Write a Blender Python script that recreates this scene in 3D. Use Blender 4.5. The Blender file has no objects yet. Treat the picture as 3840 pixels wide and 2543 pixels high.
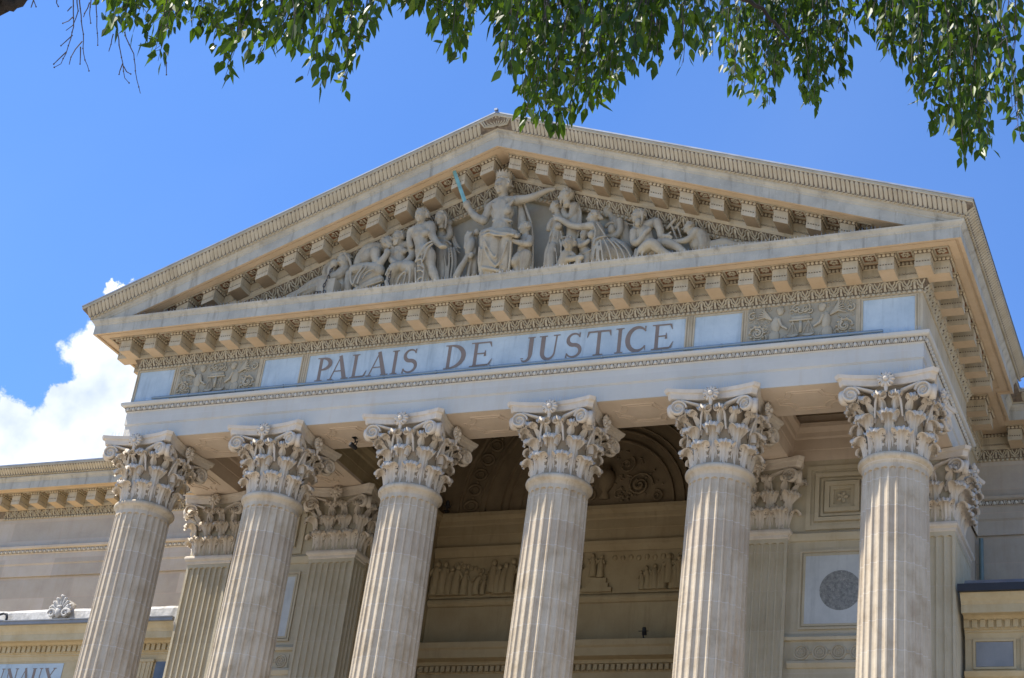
import bpy, math, random, json
from math import sin, cos, pi, sqrt, radians, atan2
from mathutils import Vector, Matrix
random.seed(11)
COL = bpy.context.scene.collection
S = 3.6          # column spacing, metres
SL = 0.3722      # slope of the pediment
# ------------------------------------------------------------------ helpers
class G:
    """collects geometry of one mesh"""
    def __init__(s): s.v=[]; s.f=[]; s.m=[]
    def add(s, vs, fs, m=0):
        b=len(s.v); s.v += [tuple(p) for p in vs]
        s.f += [tuple(i+b for i in f) for f in fs]; s.m += [m]*len(fs)
    def box(s,x0,x1,y0,y1,z0,z1,m=0,fn=None):
        p=[(x,y,z) for z in (z0,z1) for y in (y0,y1) for x in (x0,x1)]
        if fn: p=[fn(*q) for q in p]
        s.add(p,[(0,2,3,1),(4,5,7,6),(0,1,5,4),(2,6,7,3),(0,4,6,2),(1,3,7,5)],m)
    def grid(s,P,m=0,cu=False,cv=False):
        n=len(P); k=len(P[0]); F=[]
        for i in range(n if cu else n-1):
            for j in range(k if cv else k-1):
                F.append((i*k+j,((i+1)%n)*k+j,((i+1)%n)*k+(j+1)%k,i*k+(j+1)%k))
        s.add([q for r in P for q in r],F,m)
    def ell(s,c,rx,ry,rz,nu=8,nv=5,m=0,mat=None,fn=None):
        V=[];F=[]
        for j in range(1,nv):
            t=pi*j/nv
            for i in range(nu):
                a=2*pi*i/nu; V.append((rx*sin(t)*cos(a),ry*sin(t)*sin(a),rz*cos(t)))
        V.append((0,0,rz)); V.append((0,0,-rz)); T=len(V)-2; B=T+1
        if mat: V=[tuple(mat@Vector(q)) for q in V]
        V=[(q[0]+c[0],q[1]+c[1],q[2]+c[2]) for q in V]
        if fn: V=[fn(*q) for q in V]
        for j in range(nv-2):
            for i in range(nu): F.append((j*nu+i,(j+1)*nu+i,(j+1)*nu+(i+1)%nu,j*nu+(i+1)%nu))
        for i in range(nu):
            F.append((T,i,(i+1)%nu)); F.append((B,(nv-2)*nu+(i+1)%nu,(nv-2)*nu+i))
        s.add(V,F,m)
    def tube(s,P,R,n=6,m=0,cap=True,flat=None):
        """P points, R radii (number or list); flat=(axis vector, factor) squashes the section"""
        P=[Vector(p) for p in P]; k=len(P)
        if not hasattr(R,'__len__'): R=[R]*k
        rings=[]; up=None
        for i in range(k):
            d=(P[min(i+1,k-1)]-P[max(i-1,0)])
            if d.length<1e-9: d=Vector((0,0,1))
            d.normalize()
            if up is None:
                up=Vector((0,0,1)) if abs(d.z)<.9 else Vector((1,0,0))
            a=d.cross(up)
            if a.length<1e-6: a=d.cross(Vector((0,1,0.01)))
            a.normalize(); b=a.cross(d).normalized(); up=b
            r=[]
            for j in range(n):
                t=2*pi*j/n; o=(a*cos(t)+b*sin(t))*R[i]
                if flat: o=o+flat[0]*(o.dot(flat[0])*(flat[1]-1))
                r.append(tuple(P[i]+o))
            rings.append(r)
        s.grid(rings,m,False,True)
        if cap:
            s.add(rings[0],[tuple(range(n))],m); s.add(rings[-1],[tuple(range(n-1,-1,-1))],m)
    def lathe(s,prof,n=32,c=(0,0),m=0):
        s.grid([[(c[0]+r*cos(2*pi*i/n),c[1]+r*sin(2*pi*i/n),z) for r,z in prof] for i in range(n)],m,True,False)
    def sweep(s,prof,path,mats=None):
        """prof list of (q,z), path list of functions (q,z)->xyz; mats one material per profile step"""
        P=[[fn(q,z) for q,z in prof] for fn in path]; k=len(prof)
        b=len(s.v); s.v += [tuple(p) for r in P for p in r]
        for i in range(len(P)-1):
            for j in range(k-1):
                s.f.append((b+i*k+j,b+(i+1)*k+j,b+(i+1)*k+j+1,b+i*k+j+1)); s.m.append(mats[j] if mats else 0)
    def poly(s,P,m=0): s.add(P,[tuple(range(len(P)))],m)
    def xf(s,fn): s.v=[tuple(fn(*p)) for p in s.v]; return s
def mk(name,g,mats,parent=None,smooth=False,loc=None,recalc=False):
    me=bpy.data.meshes.new(name); me.from_pydata(g.v,[],g.f)
    if not isinstance(mats,(list,tuple)): mats=[mats]
    for q in mats: me.materials.append(q)
    if any(g.m): me.polygons.foreach_set('material_index',g.m)
    if smooth: me.polygons.foreach_set('use_smooth',[True]*len(g.f))
    me.update()
    if recalc:
        import bmesh
        bm=bmesh.new(); bm.from_mesh(me); bmesh.ops.recalc_face_normals(bm,faces=bm.faces); bm.to_mesh(me); bm.free()
    o=bpy.data.objects.new(name,me); COL.objects.link(o)
    if parent: o.parent=parent
    if loc: o.location=loc
    return o
def thing(name,label,cat,loc=(0,0,0),group=None,kind=None):
    o=bpy.data.objects.new(name,None); COL.objects.link(o); o.location=loc; o.empty_display_size=.3
    return tag(o,label,cat,group,kind)
def tag(o,label=None,cat=None,group=None,kind=None):
    if label: o['label']=label
    if cat: o['category']=cat
    if group: o['group']=group
    if kind: o['kind']=kind
    return o
def copy_of(src,parent,loc=None,rot=None,name=None):
    o=src.copy(); COL.objects.link(o); o.parent=parent
    if loc is not None: o.location=loc
    if rot is not None: o.rotation_euler=rot
    return o
def copy_tree(src,loc):
    r=src.copy(); COL.objects.link(r); r.location=loc
    for ch in list(src.children):
        c=ch.copy(); COL.objects.link(c); c.parent=r
        for gch in list(ch.children):
            d=gch.copy(); COL.objects.link(d); d.parent=c
    return r
# ------------------------------------------------------------------ materials
def nodes(name):
    m=bpy.data.materials.new(name); m.use_nodes=True; nt=m.node_tree
    return m,nt,nt.nodes,nt.links,nt.nodes['Principled BSDF']
def rgb(c): return (c[0],c[1],c[2],1)
TINT={'architrave_limestone':(.805,.79,.715),'capital_limestone':(.84,.79,.71),'column_limestone':(.80,.75,.635),'pale_marble_panel':(.70,.76,.74),'soffit_limestone':(.86,.83,.78),'beam_limestone':(.90,.85,.80),'wing_ashlar':(.80,.77,.675),'gap_shade_bell':(1,.92,.78),'bluish_grey_slab':(1,.97,.88),'statue_limestone':(.82,.77,.655),'grey_breccia':(.80,.79,.72),'veined_grey_marble':(.98,1.0,.98),'pale_square_paving':(1,1,1),'lichened_parapet':(1,1,1),'tree_bark':(.4,.38,.36)}
def stone(name,c1,c2,streak=None,scale=1.3,bump=.25,rough=.85,joints=None,speck=None,drum=False,warm=None):
    """weathered limestone / marble: two tones, grain, vertical streaks, optional block joints"""
    k=TINT.get(name,(.775,.75,.65)); c1,c2=[tuple(a*b for a,b in zip(c,k)) for c in (c1,c2)]; warm=tuple(a*b for a,b in zip(warm,k)) if warm else None
    if streak: streak=(tuple(a*b for a,b in zip(streak[0],k)),streak[1])
    m,nt,N,L,P=nodes(name)
    geo=N.new('ShaderNodeNewGeometry'); mp=N.new('ShaderNodeMapping'); L.new(geo.outputs['Position'],mp.inputs[0])
    n1=N.new('ShaderNodeTexNoise'); n1.inputs['Scale'].default_value=scale; n1.inputs['Detail'].default_value=6; n1.inputs['Roughness'].default_value=.65
    L.new(mp.outputs[0],n1.inputs[0])
    r1=N.new('ShaderNodeValToRGB'); r1.color_ramp.elements[0].position=.32; r1.color_ramp.elements[1].position=.68
    r1.color_ramp.elements[0].color=rgb(c1); r1.color_ramp.elements[1].color=rgb(c2)
    if warm:
        e=r1.color_ramp.elements.new(.5); e.color=rgb(warm)
    L.new(n1.outputs[0],r1.inputs[0]); col=r1.outputs[0]
    def mix(a,fac,b,mode='MIX'):
        x=N.new('ShaderNodeMix'); x.data_type='RGBA'; x.blend_type=mode
        if hasattr(fac,'links'): L.new(fac,x.inputs[0])
        else: x.inputs[0].default_value=fac
        L.new(a,x.inputs[6])
        if hasattr(b,'links'): L.new(b,x.inputs[7])
        else: x.inputs[7].default_value=rgb(b)
        return x.outputs[2]
    def ramp(src,a,b,va=0,vb=1):
        r=N.new('ShaderNodeMapRange'); r.inputs[1].default_value=a; r.inputs[2].default_value=b; r.inputs[3].default_value=va; r.inputs[4].default_value=vb
        L.new(src,r.inputs[0]); return r.outputs[0]
    if streak:
        mp2=N.new('ShaderNodeMapping'); mp2.inputs['Scale'].default_value=(5,5,.55); L.new(geo.outputs['Position'],mp2.inputs[0])
        n2=N.new('ShaderNodeTexNoise'); n2.inputs['Scale'].default_value=1.0; n2.inputs['Detail'].default_value=7; n2.inputs['Roughness'].default_value=.7
        L.new(mp2.outputs[0],n2.inputs[0])
        col=mix(col,ramp(n2.outputs[0],.52,.72,0,streak[1]),streak[0])
    if speck:
        n3=N.new('ShaderNodeTexNoise'); n3.inputs['Scale'].default_value=22; n3.inputs['Detail'].default_value=5; n3.inputs['Roughness'].default_value=.8
        L.new(geo.outputs['Position'],n3.inputs[0]); col=mix(col,ramp(n3.outputs[0],.6,.68,0,speck[1]),speck[0])
    if joints:
        sp=N.new('ShaderNodeSeparateXYZ'); L.new(geo.outputs['Position'],sp.inputs[0])
        ad=N.new('ShaderNodeMath'); ad.operation='ADD'; L.new(sp.outputs[0],ad.inputs[0]); L.new(sp.outputs[1],ad.inputs[1])
        cb=N.new('ShaderNodeCombineXYZ'); L.new(ad.outputs[0],cb.inputs[0]); L.new(sp.outputs[2],cb.inputs[1])
        bt=N.new('ShaderNodeTexBrick'); bt.inputs['Scale'].default_value=1; bt.inputs['Brick Width'].default_value=joints[1]; bt.inputs['Row Height'].default_value=joints[2]
        bt.inputs['Mortar Size'].default_value=.008; bt.inputs['Mortar Smooth'].default_value=.3; bt.inputs['Bias'].default_value=0
        bt.inputs['Color1'].default_value=(.80,.80,.80,1); bt.inputs['Color2'].default_value=(1.05,1.05,1.05,1); bt.inputs['Mortar'].default_value=(.9,.9,.9,1)
        L.new(cb.outputs[0],bt.inputs[0]); col=mix(col,joints[3] if len(joints)>3 else .8,bt.outputs[0],'MULTIPLY')
        f=N.new('ShaderNodeMath'); f.operation='MULTIPLY'; f.inputs[1].default_value=.6; L.new(bt.outputs['Fac'],f.inputs[0]); col=mix(col,f.outputs[0],joints[0])
    if drum:
        sp=N.new('ShaderNodeSeparateXYZ'); L.new(geo.outputs['Position'],sp.inputs[0])
        oi=N.new('ShaderNodeObjectInfo')
        a=N.new('ShaderNodeMath'); a.operation='MULTIPLY_ADD'; a.inputs[1].default_value=1/.58
        L.new(sp.outputs[2],a.inputs[0]); L.new(oi.outputs['Random'],a.inputs[2])
        fr=N.new('ShaderNodeMath'); fr.operation='FRACT'; L.new(a.outputs[0],fr.inputs[0])
        lt=N.new('ShaderNodeMath'); lt.operation='LESS_THAN'; lt.inputs[1].default_value=.028; L.new(fr.outputs[0],lt.inputs[0])
        fl=N.new('ShaderNodeMath'); fl.operation='FLOOR'; L.new(a.outputs[0],fl.inputs[0])
        wn=N.new('ShaderNodeTexWhiteNoise'); wn.noise_dimensions='1D'; L.new(fl.outputs[0],wn.inputs['W'])
        col=mix(col,ramp(wn.outputs[0],.2,1,0,.6),(.38,.30,.22),'MIX'); col=mix(col,ramp(oi.outputs['Random'],0,1,0,.3),(.40,.33,.25),'MIX')
        m3=N.new('ShaderNodeMath'); m3.operation='MULTIPLY'; L.new(lt.outputs[0],m3.inputs[0]); L.new(n1.outputs[0],m3.inputs[1]); col=mix(col,m3.outputs[0],(.58,.53,.46))
    L.new(col,P.inputs['Base Color']); P.inputs['Roughness'].default_value=rough
    P.inputs['Specular IOR Level'].default_value=.3
    if bump:
        n4=N.new('ShaderNodeTexNoise'); n4.inputs['Scale'].default_value=14; n4.inputs['Detail'].default_value=5; L.new(geo.outputs['Position'],n4.inputs[0])
        bp=N.new('ShaderNodeBump'); bp.inputs['Strength'].default_value=bump; bp.inputs['Distance'].default_value=.02
        L.new(n4.outputs[0],bp.inputs['Height']); L.new(bp.outputs[0],P.inputs['Normal'])
    return m
def plain(name,c,rough=.7,metal=0,var=.15,scale=3):
    m,nt,N,L,P=nodes(name)
    geo=N.new('ShaderNodeNewGeometry'); n=N.new('ShaderNodeTexNoise'); n.inputs['Scale'].default_value=scale; n.inputs['Detail'].default_value=5; L.new(geo.outputs['Position'],n.inputs[0])
    r=N.new('ShaderNodeValToRGB'); r.color_ramp.elements[0].position=.3; r.color_ramp.elements[1].position=.7
    r.color_ramp.elements[0].color=rgb([x*(1-var) for x in c]); r.color_ramp.elements[1].color=rgb([min(1,x*(1+var)) for x in c])
    L.new(n.outputs[0],r.inputs[0]); L.new(r.outputs[0],P.inputs['Base Color'])
    P.inputs['Roughness'].default_value=rough; P.inputs['Metallic'].default_value=metal
    return m
M={}
M['stone']=stone('portico_limestone',(.50,.43,.33),(.66,.59,.49),streak=((.28,.235,.18),.65),warm=(.62,.53,.41))
M['soffit']=stone('soffit_limestone',(.60,.46,.30),(.70,.56,.40),streak=((.45,.36,.26),.3))
M['bell']=stone('gap_shade_bell',(.26,.22,.17),(.36,.31,.25),scale=4)  # shade of the gaps between leaves painted into the bell colour
M['relief']=stone('dark_relief_ground',(.40,.36,.30),(.48,.44,.37),scale=4,streak=((.28,.24,.19),.6))  # ground toned darker than the figures carved on it, for contrast
M['slab']=stone('bluish_grey_slab',(.20,.215,.24),(.27,.28,.30),speck=((.12,.12,.13),.5),rough=.5,bump=.05)
M['beam']=stone('beam_limestone',(.60,.51,.40),(.69,.60,.49),streak=((.5,.42,.33),.35),bump=.1)
M['corona']=stone('weathered_cornice',(.44,.42,.39),(.64,.60,.54),streak=((.22,.20,.175),.75),speck=((.80,.77,.70),.3))
M['arch']=stone('architrave_limestone',(.63,.60,.56),(.71,.67,.62),streak=((.62,.52,.42),.45),joints=((.55,.50,.44),1.8,9.0,.25),bump=.12)
M['carve']=stone('carved_limestone',(.49,.43,.34),(.62,.56,.47),streak=((.34,.28,.21),.45),scale=2.2)
M['cap']=stone('capital_limestone',(.62,.57,.50),(.74,.69,.62),streak=((.52,.42,.31),.45),scale=3)
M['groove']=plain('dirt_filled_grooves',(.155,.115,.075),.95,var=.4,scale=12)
M['brown']=plain('painted_coffer_ground',(.20,.095,.045),.9,var=.35,scale=8)
M['marble']=stone('pale_marble_panel',(.52,.57,.62),(.72,.75,.78),streak=((.34,.37,.40),.6),speck=((.36,.38,.42),.6),rough=.45,bump=.05)
M['marble2']=stone('veined_grey_marble',(.42,.42,.41),(.54,.54,.52),streak=((.30,.30,.30),.6),rough=.5,bump=.05)
M['letter']=plain('brown_letter_paint',(.215,.165,.13),.7,var=.12)
M['shaft']=stone('column_limestone',(.46,.385,.29),(.71,.65,.57),streak=((.36,.27,.185),.75),scale=1.7,drum=True,warm=(.63,.56,.47),bump=.3)
M['pier']=stone('pier_limestone',(.55,.48,.37),(.65,.585,.48),streak=((.47,.38,.26),.5),joints=((.5,.43,.33),9.0,.9,.3))
M['statue']=stone('statue_limestone',(.40,.36,.30),(.54,.495,.42),streak=((.26,.21,.16),.65),scale=3.2,bump=.35)
M['tymp']=stone('tympanum_limestone',(.46,.42,.36),(.56,.52,.45),streak=((.5,.42,.31),.35))
M['wing']=stone('wing_ashlar',(.53,.46,.41),(.62,.555,.51),streak=((.47,.37,.29),.4),joints=((.50,.36,.27),1.9,.62,.8),warm=(.59,.52,.45))
M['annex']=stone('annex_limestone',(.55,.44,.28),(.66,.56,.40),streak=((.50,.37,.2),.45),scale=1.8)
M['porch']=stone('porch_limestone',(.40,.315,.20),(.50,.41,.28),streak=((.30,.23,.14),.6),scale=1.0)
M['vault']=stone('dark_vault_stone',(.24,.18,.12),(.32,.25,.17),streak=((.2,.15,.1),.5),scale=1.4)  # one darker brown for vault, lunette and bay ceilings
M['roundel']=stone('grey_breccia',(.17,.17,.165),(.38,.375,.36),speck=((.60,.56,.53),1.0),rough=.4,bump=.05,scale=16)
M['zinc']=plain('zinc_flashing',(.24,.26,.29),.45,.6,var=.2)
M['gutter']=plain('blue_grey_gutter',(.20,.205,.21),.6,.0,var=.12)
M['dgutter']=plain('dark_blue_gutter',(.020,.021,.026),.6,.0)
M['tube']=plain('blue_grey_tube',(.18,.24,.29),.45,.1,var=.08)
M['parapet']=stone('lichened_parapet',(.33,.31,.27),(.62,.59,.54),streak=((.17,.16,.145),.8),scale=4,bump=.5)
M['black']=plain('black_metal',(.02,.02,.022),.5,.3)
M['iron']=plain('rusty_chain_iron',(.10,.085,.075),.7,.5,var=.4,scale=20)
M['copper']=plain('verdigris_sword',(.15,.34,.36),.6,.0,var=.2,scale=6)
M['lens']=plain('lamp_glass',(.35,.37,.4),.1,.0)
M['drain']=plain('grey_green_pipe',(.14,.19,.18),.5,.1)
M['glass']=plain('dark_window_glass',(.09,.10,.115),.35,.0,var=.3)
M['spike']=plain('stainless_spikes',(.45,.45,.45),.35,.8)
M['paving']=stone('pale_square_paving',(.255,.225,.18),(.32,.28,.225),joints=((.35,.32,.28),.8,.8),bump=.1)
M['bark']=stone('tree_bark',(.045,.035,.028),(.10,.085,.07),scale=6,bump=.8)
M['twig']=plain('twig_bark',(.06,.045,.04),.8)
# ------------------------------------------------------------------ path mappings of the entablature
# q = distance out from the column axis line, z = height
def pf(a,q,z): return (a,-q,z)                       # front, a = x
def pr(a,q,z): return (9+q,a,z)                      # right flank, a = y
def pl(a,q,z): return (-9-q,a,z)
def pr2(a,q,z): return (8.7+q,a,z)
def pl2(a,q,z): return (-8.7-q,a,z)
def pw(a,q,z): return (a,8.31-q,z)                   # wings, a = x
def rk(a,q,z): return (a,-q,z-SL*abs(a+.06*(1-min(1,abs(a)/9.))))   # raking: z given at the apex
YJ=4.43
FULL=[lambda q,z:(-30,8.31-q,z),lambda q,z:(-8.7-q,8.31-q,z),lambda q,z:(-8.7-q,YJ+q-.66,z),lambda q,z:(-9-q,YJ+q-.66,z),lambda q,z:(-9-q,-q,z),
      lambda q,z:(9+q,-q,z),lambda q,z:(9+q,YJ+q-.66,z),lambda q,z:(8.7+q,YJ+q-.66,z),lambda q,z:(8.7+q,8.31-q,z),lambda q,z:(30,8.31-q,z)]
RAKE=[lambda q,z:(-9-q,-q,z-SL*(9+q)),lambda q,z:(-.06,-q,z),lambda q,z:(9+q,-q,z-SL*(9+q))]
court=thing('courthouse','pale limestone courthouse with a sculpted temple front and modillion cornice','building')
# ---- architrave + frieze
g=G(); prof=[(.64,17.42),(.66,17.42),(.66,17.79),(.672,17.80),(.672,17.815),(.685,17.825),(.685,18.14),(.70,18.155),(.705,18.17),(.745,18.265),(.79,18.275),(.82,18.30),(.83,18.36),(.80,18.385),(.66,18.39)]
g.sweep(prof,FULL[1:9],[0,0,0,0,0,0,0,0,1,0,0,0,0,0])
mk('architrave',g,[M['arch'],M['groove']],court)
for pp in (FULL[0:2],FULL[8:10]):
    g=G(); g.sweep(prof,pp,[0,0,0,0,0,0,0,0,1,0,0,0,0,0]); mk('wing_architrave',g,[M['wing'],M['groove']],court)
    g=G(); g.sweep([(.66,18.38),(.66,19.33)],pp); mk('wing_frieze_band',g,M['wing'],court)
g=G(); g.sweep([(.66,18.38),(.66,19.33)],FULL[1:9]); mk('frieze_band',g,M['stone'],court)
# ---- horizontal cornice
cprof=[(.66,19.33),(.68,19.335),(.66,19.39),(.67,19.40),(.77,19.595),(.80,19.60),(.80,19.70),(.787,19.70),(.787,19.74),(.80,19.74),(.80,19.90),(.825,19.91),(.84,20.0),(1.30,20.0),(1.30,19.985),(1.46,19.985),(1.46,20.0),(1.52,20.0),(1.52,19.96),(1.585,19.96)]
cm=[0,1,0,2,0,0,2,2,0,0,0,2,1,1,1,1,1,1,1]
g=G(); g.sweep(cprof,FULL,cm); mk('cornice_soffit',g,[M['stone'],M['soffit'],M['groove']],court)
g=G(); g.sweep([(1.585,19.96),(1.585,20.20),(1.60,20.21),(1.61,20.24),(1.66,20.30),(1.67,20.335),(1.64,20.345),(.3,20.36)],FULL); mk('corona',g,M['corona'],court)
# ---- sima (gutter moulding) : raking + flanks + wings
def simaz(q,za): return za-SL*(9+q)
sp=[(1.60,24.315),(1.67,24.32),(1.675,24.345),(1.70,24.36),(1.725,24.40),(1.78,24.48),(1.84,24.55),(1.865,24.60),(1.88,24.61),(1.88,24.68),(1.80,24.70)]
g=G(); g.sweep(sp,RAKE,[0,0,0,1,1,1,1,0,0,0]); mk('raking_sima',g,[M['carve'],M['groove']],court)
sph=[(q,simaz(q,z)) for q,z in sp]
for pp in (FULL[4::-1][0:5],FULL[5:]):
    g=G(); g.sweep(sph,pp,[0,0,0,1,1,1,1,0,0,0]); mk('eaves_sima',g,[M['carve'],M['groove']],court)
zp=[(1.885,24.675),(1.895,24.675),(1.895,24.712),(1.70,24.735)]
z2=[(q,simaz(q,z)) for q,z in zp]
for pp,zz in ((RAKE,zp),(FULL[0:5],z2),(FULL[5:],z2)):
    g=G(); g.sweep(zz,pp); mk('zinc_flashing',g,M['zinc'],court)
g=G(); g.box(-.10,-.02,-1.92,-1.84,24.735,24.785); mk('ridge_cap',g,M['zinc'],court)
# ---- raking cornice
rp=[(.35,23.23),(.50,23.23),(.52,23.30),(.54,23.32),(.75,23.52),(.80,23.56),(.80,23.66),(.787,23.66),(.787,23.70),(.80,23.70),(.80,23.87),(.825,23.88),(.84,23.98),(1.30,23.98),(1.30,23.965),(1.45,23.965),(1.45,23.98),(1.51,23.98),(1.51,23.94),(1.575,23.94)]
rm=[0,1,0,2,0,0,2,2,0,0,0,2,1,1,1,1,1,1,1]
g=G(); g.sweep(rp,RAKE,rm); mk('raking_soffit',g,[M['stone'],M['soffit'],M['groove']],court)
g=G(); g.sweep([(1.575,23.94),(1.575,24.205),(1.59,24.215),(1.60,24.25),(1.655,24.30),(1.66,24.325),(1.6,24.33)],RAKE); mk('raking_corona',g,M['corona'],court)
# tympanum
g=G(); g.poly([(-9.7,-.345,20.2),(9.7,-.345,20.2),(-.06,-.345,23.85)]); g.box(-9.4,9.4,-.5,-.35,20.3,20.42); mk('tympanum_wall',g,M['tymp'],court)
# roof
g=G()
for sgn in (-1,1):
    g.poly([(-.06,-1.72,24.73),(sgn*10.8,-1.72,24.73-SL*10.75),(sgn*10.8,YJ+1.1,24.73-SL*10.75),(sgn*10.45,YJ+1.1,24.86-SL*10.4),(sgn*10.45,16,24.86-SL*10.4),(-.06,16,24.73)][::sgn])
g.poly([(-30,6.6,20.7),(-10.4,6.6,20.7),(-10.4,16,22.5),(-30,16,22.5)]); g.poly([(30,6.6,20.7),(10.4,6.6,20.7),(10.4,16,22.5),(30,16,22.5)])
mk('roof',g,M['zinc'],court)
# ---- repeated ornament along the mouldings
def leafunit(g,fn,a,p0,p1,w):
    """one heart leaf and one bud on an inclined face between profile points p0 (low) and p1 (high)"""
    n=Vector((p1[1]-p0[1],-(p1[0]-p0[0]))).normalized()
    def W(u,t,h): return fn(a+u*w,p0[0]+(p1[0]-p0[0])*t+n[0]*h,p0[1]+(p1[1]-p0[1])*t+n[1]*h)
    om=[(-.42,.04),(-.40,.30),(-.22,.50),(-.19,.80),(0,.98),(.19,.80),(.22,.50),(.40,.30),(.42,.04)]
    g.tube([W(u,t,.012) for u,t in om],.021,4,0,False)
    g.add([W(-.10,.05,.004),(W(.10,.05,.004)),W(.07,.45,.03),W(.09,.75,.01),W(0,.86,.01),W(-.09,.75,.01),W(-.07,.45,.03)],[(0,1,2,6),(6,2,3,5),(5,3,4)],0)
    for sg in (-1,1):
        g.tube([W(.5,.05,.01),W(.5,.45,.015),W(.5+sg*.13,.72,.015),W(.5+sg*.2,.97,.012)],.017,4,0,False)
    g.tube([W(-.27,.05,.012),W(-.24,.25,.02)],.018,4,0,True); g.tube([W(.27,.05,.012),W(.24,.25,.02)],.018,4,0,True)
def rng(a0,a1,p):
    n=max(1,round((a1-a0)/p)); return [a0+(i+.5)*(a1-a0)/n for i in range(n)],(a1-a0)/n
SEGS=[(pf,-9.66,9.66),(pr,-.66,YJ),(pl,-.66,YJ),(pr2,YJ+.1,7.6),(pl2,YJ+.1,7.6),(pw,-20.5,-9.4),(pw,9.4,12)]
def putorn():
    for nm_,gg,mt,sm_ in (('leaf_moulding',g,'carve',0),('bead_moulding',b,'carve',1),('egg_moulding',e,'arch',1),('bed_egg_moulding',ce,'carve',1),('bed_bead_moulding',bd,'carve',0)):
        if gg.v: mk(nm_,gg,M[mt],court,bool(sm_))
for fn,a0,a1 in SEGS:
    g=G(); b=G(); e=G(); ce=G(); bd=G()
    L_,w=rng(a0,a1,.30)
    for a in L_: leafunit(g,fn,a,(.672,19.405),(.768,19.59),w)
    L_,w=rng(a0,a1,.105)
    for a in L_:
        c=fn(a,.672,19.362); b.ell(c,.048,.048,.038,7,5)
    L_,w=rng(a0-.06,a1+.06,.165)
    for a in L_:
        c=fn(a,.735,18.215); e.ell(c,.040,.040,.048,8,5)
        for sg in (-1,1): e.tube([fn(a+sg*.058,.752,18.262),fn(a+sg*.06,.738,18.215),fn(a+sg*.035,.72,18.172)],.011,4,0,False)
        e.tube([fn(a+.0825,.755,18.262),fn(a+.0825,.725,18.172)],.011,4,0,False)
    L_,w=rng(a0-.1,a1+.1,.085)
    for a in L_:
        c=fn(a,.835,19.95); ce.ell(c,.037,.03,.042,6,4)
    L_,w=rng(a0-.1,a1+.1,.06); bd.grid([[fn(a+d*w,.788+q,z) for z in (19.707,19.733)] for a in L_ for d,q in ((-.48,0),(-.26,.018),(.22,.018),(.46,0))])
    putorn()
for a0,a1 in ((-9.2,-.1),(-.02,9.1)):
    g=G(); b=G(); e=G(); ce=G(); bd=G()
    L_,w=rng(a0,a1,.30)
    for a in L_: leafunit(g,rk,a,(.545,23.325),(.745,23.515),w)
    L_,w=rng(a0,a1,.105)
    for a in L_: b.ell(rk(a,.525,23.275),.048,.048,.040,7,5)
    L_,w=rng(a0,a1,.085)
    for a in L_: ce.ell(rk(a,.835,23.93),.037,.03,.042,6,4)
    L_,w=rng(a0,a1,.06); bd.grid([[rk(a+d*w,.788+q,z) for z in (23.667,23.693)] for a in L_ for d,q in ((-.48,0),(-.26,.018),(.22,.018),(.46,0))])
    putorn()
# sima tongues
g=G(); 
def tongue(fn,a,w,zf):
    rows=[(1.70,24.372),(1.735,24.415),(1.785,24.482),(1.842,24.548),(1.868,24.592)]; P=[]
    for i,(q,za) in enumerate(rows):
        k=.465 if i<4 else .26; r=[]
        for u in (-1,-.55,0,.55,1): r.append(fn(a+u*w*k,q-.006+.020*(1-u*u)+(.0 if i else 0),zf(q,za)))
        P.append(r)
    g.grid(P,0)
    # bead with a drilled eye under each tongue
    q,za=1.705,24.355; c=fn(a+w*.5,q,zf(q,za)); g.ell(c,.034,.030,.034,6,4,0)
    c=fn(a+w*.5,q+.028,zf(q,za)); g.ell(c,.014,.014,.016,5,4,1)
for a0,a1 in ((-10.75,-.45),(.33,10.75)):
    L_,w=rng(a0,a1,.098)
    for a in L_: tongue(rk,a,w,lambda q,za:za)
for fn,a0,a1 in [(pr,-1.75,5.5),(pl,-1.75,5.5),(pw,-22,-10.6),(pw,10.6,14)]:
    L_,w=rng(a0,a1,.098)
    for a in L_: tongue(fn,a,w,simaz)
for i in range(11):      # palmette at the apex
    t=radians(-75+15*i); q=1.80
    g.tube([rk(-.06+.06*sin(t),1.74,24.40),rk(-.06+.30*sin(t),1.80,24.44+.10*cos(t)),(-.06+.38*sin(t),-1.86,24.42+.17*cos(t)-.0)],[.012,.022,.026],5,0)
mk('sima_tongues',g,[M['carve'],M['groove']],court)
# ---- modillions
def modmesh(sh):
    g=G(); z=lambda x,zz:zz-sh*x
    def B(x0,x1,q0,q1,z0,z1,m): g.box(x0,x1,q0,q1,z0,z1,m,lambda x,q,zz:(x,-q,z(x,zz)))
    B(-.163,.163,.78,1.243,-.40,-.295,0); B(-.150,.150,.78,1.230,-.30,-.262,2); B(-.158,.158,.78,1.238,-.265,-.10,0)
    B(-.178,.178,.78,1.262,-.105,-.03,2); B(-.20,.20,.78,1.285,-.034,-.001,0)
    g.box(-.155,.155,.79,1.235,0,.0,1,lambda x,q,zz:(x,-q,z(x,-.402)))
    for i in range(6):
        a=-.14+.056*i; g.box(-.013,.013,-.012,.012,-.012,.012,0,lambda x,y,zz,a=a:(a+x,-1.236+y,z(a,-.279)+zz))
    for i in range(8):
        q=.86+.052*i
        for sg in (-1,1): g.box(-.012,.012,-.013,.013,-.012,.012,0,lambda x,y,zz,q=q,sg=sg:(sg*.156+x,-q+y,z(sg*.156,-.279)+zz))
    for i in range(4):
        a=-.135+.09*i; g.ell((a,-1.262,z(a,-.07)),.038,.028,.037,7,5,0)
    for i in range(5):
        q=.87+.085*i
        for sg in (-1,1): g.ell((sg*.178,-q,z(sg*.178,-.07)),.028,.038,.037,7,5,0)
    return g
mods={k:mk('modillion',modmesh(v),[M['stone'],M['soffit'],M['groove']],court) for k,v in (('h',0),('r',SL),('l',-SL))}
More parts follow.
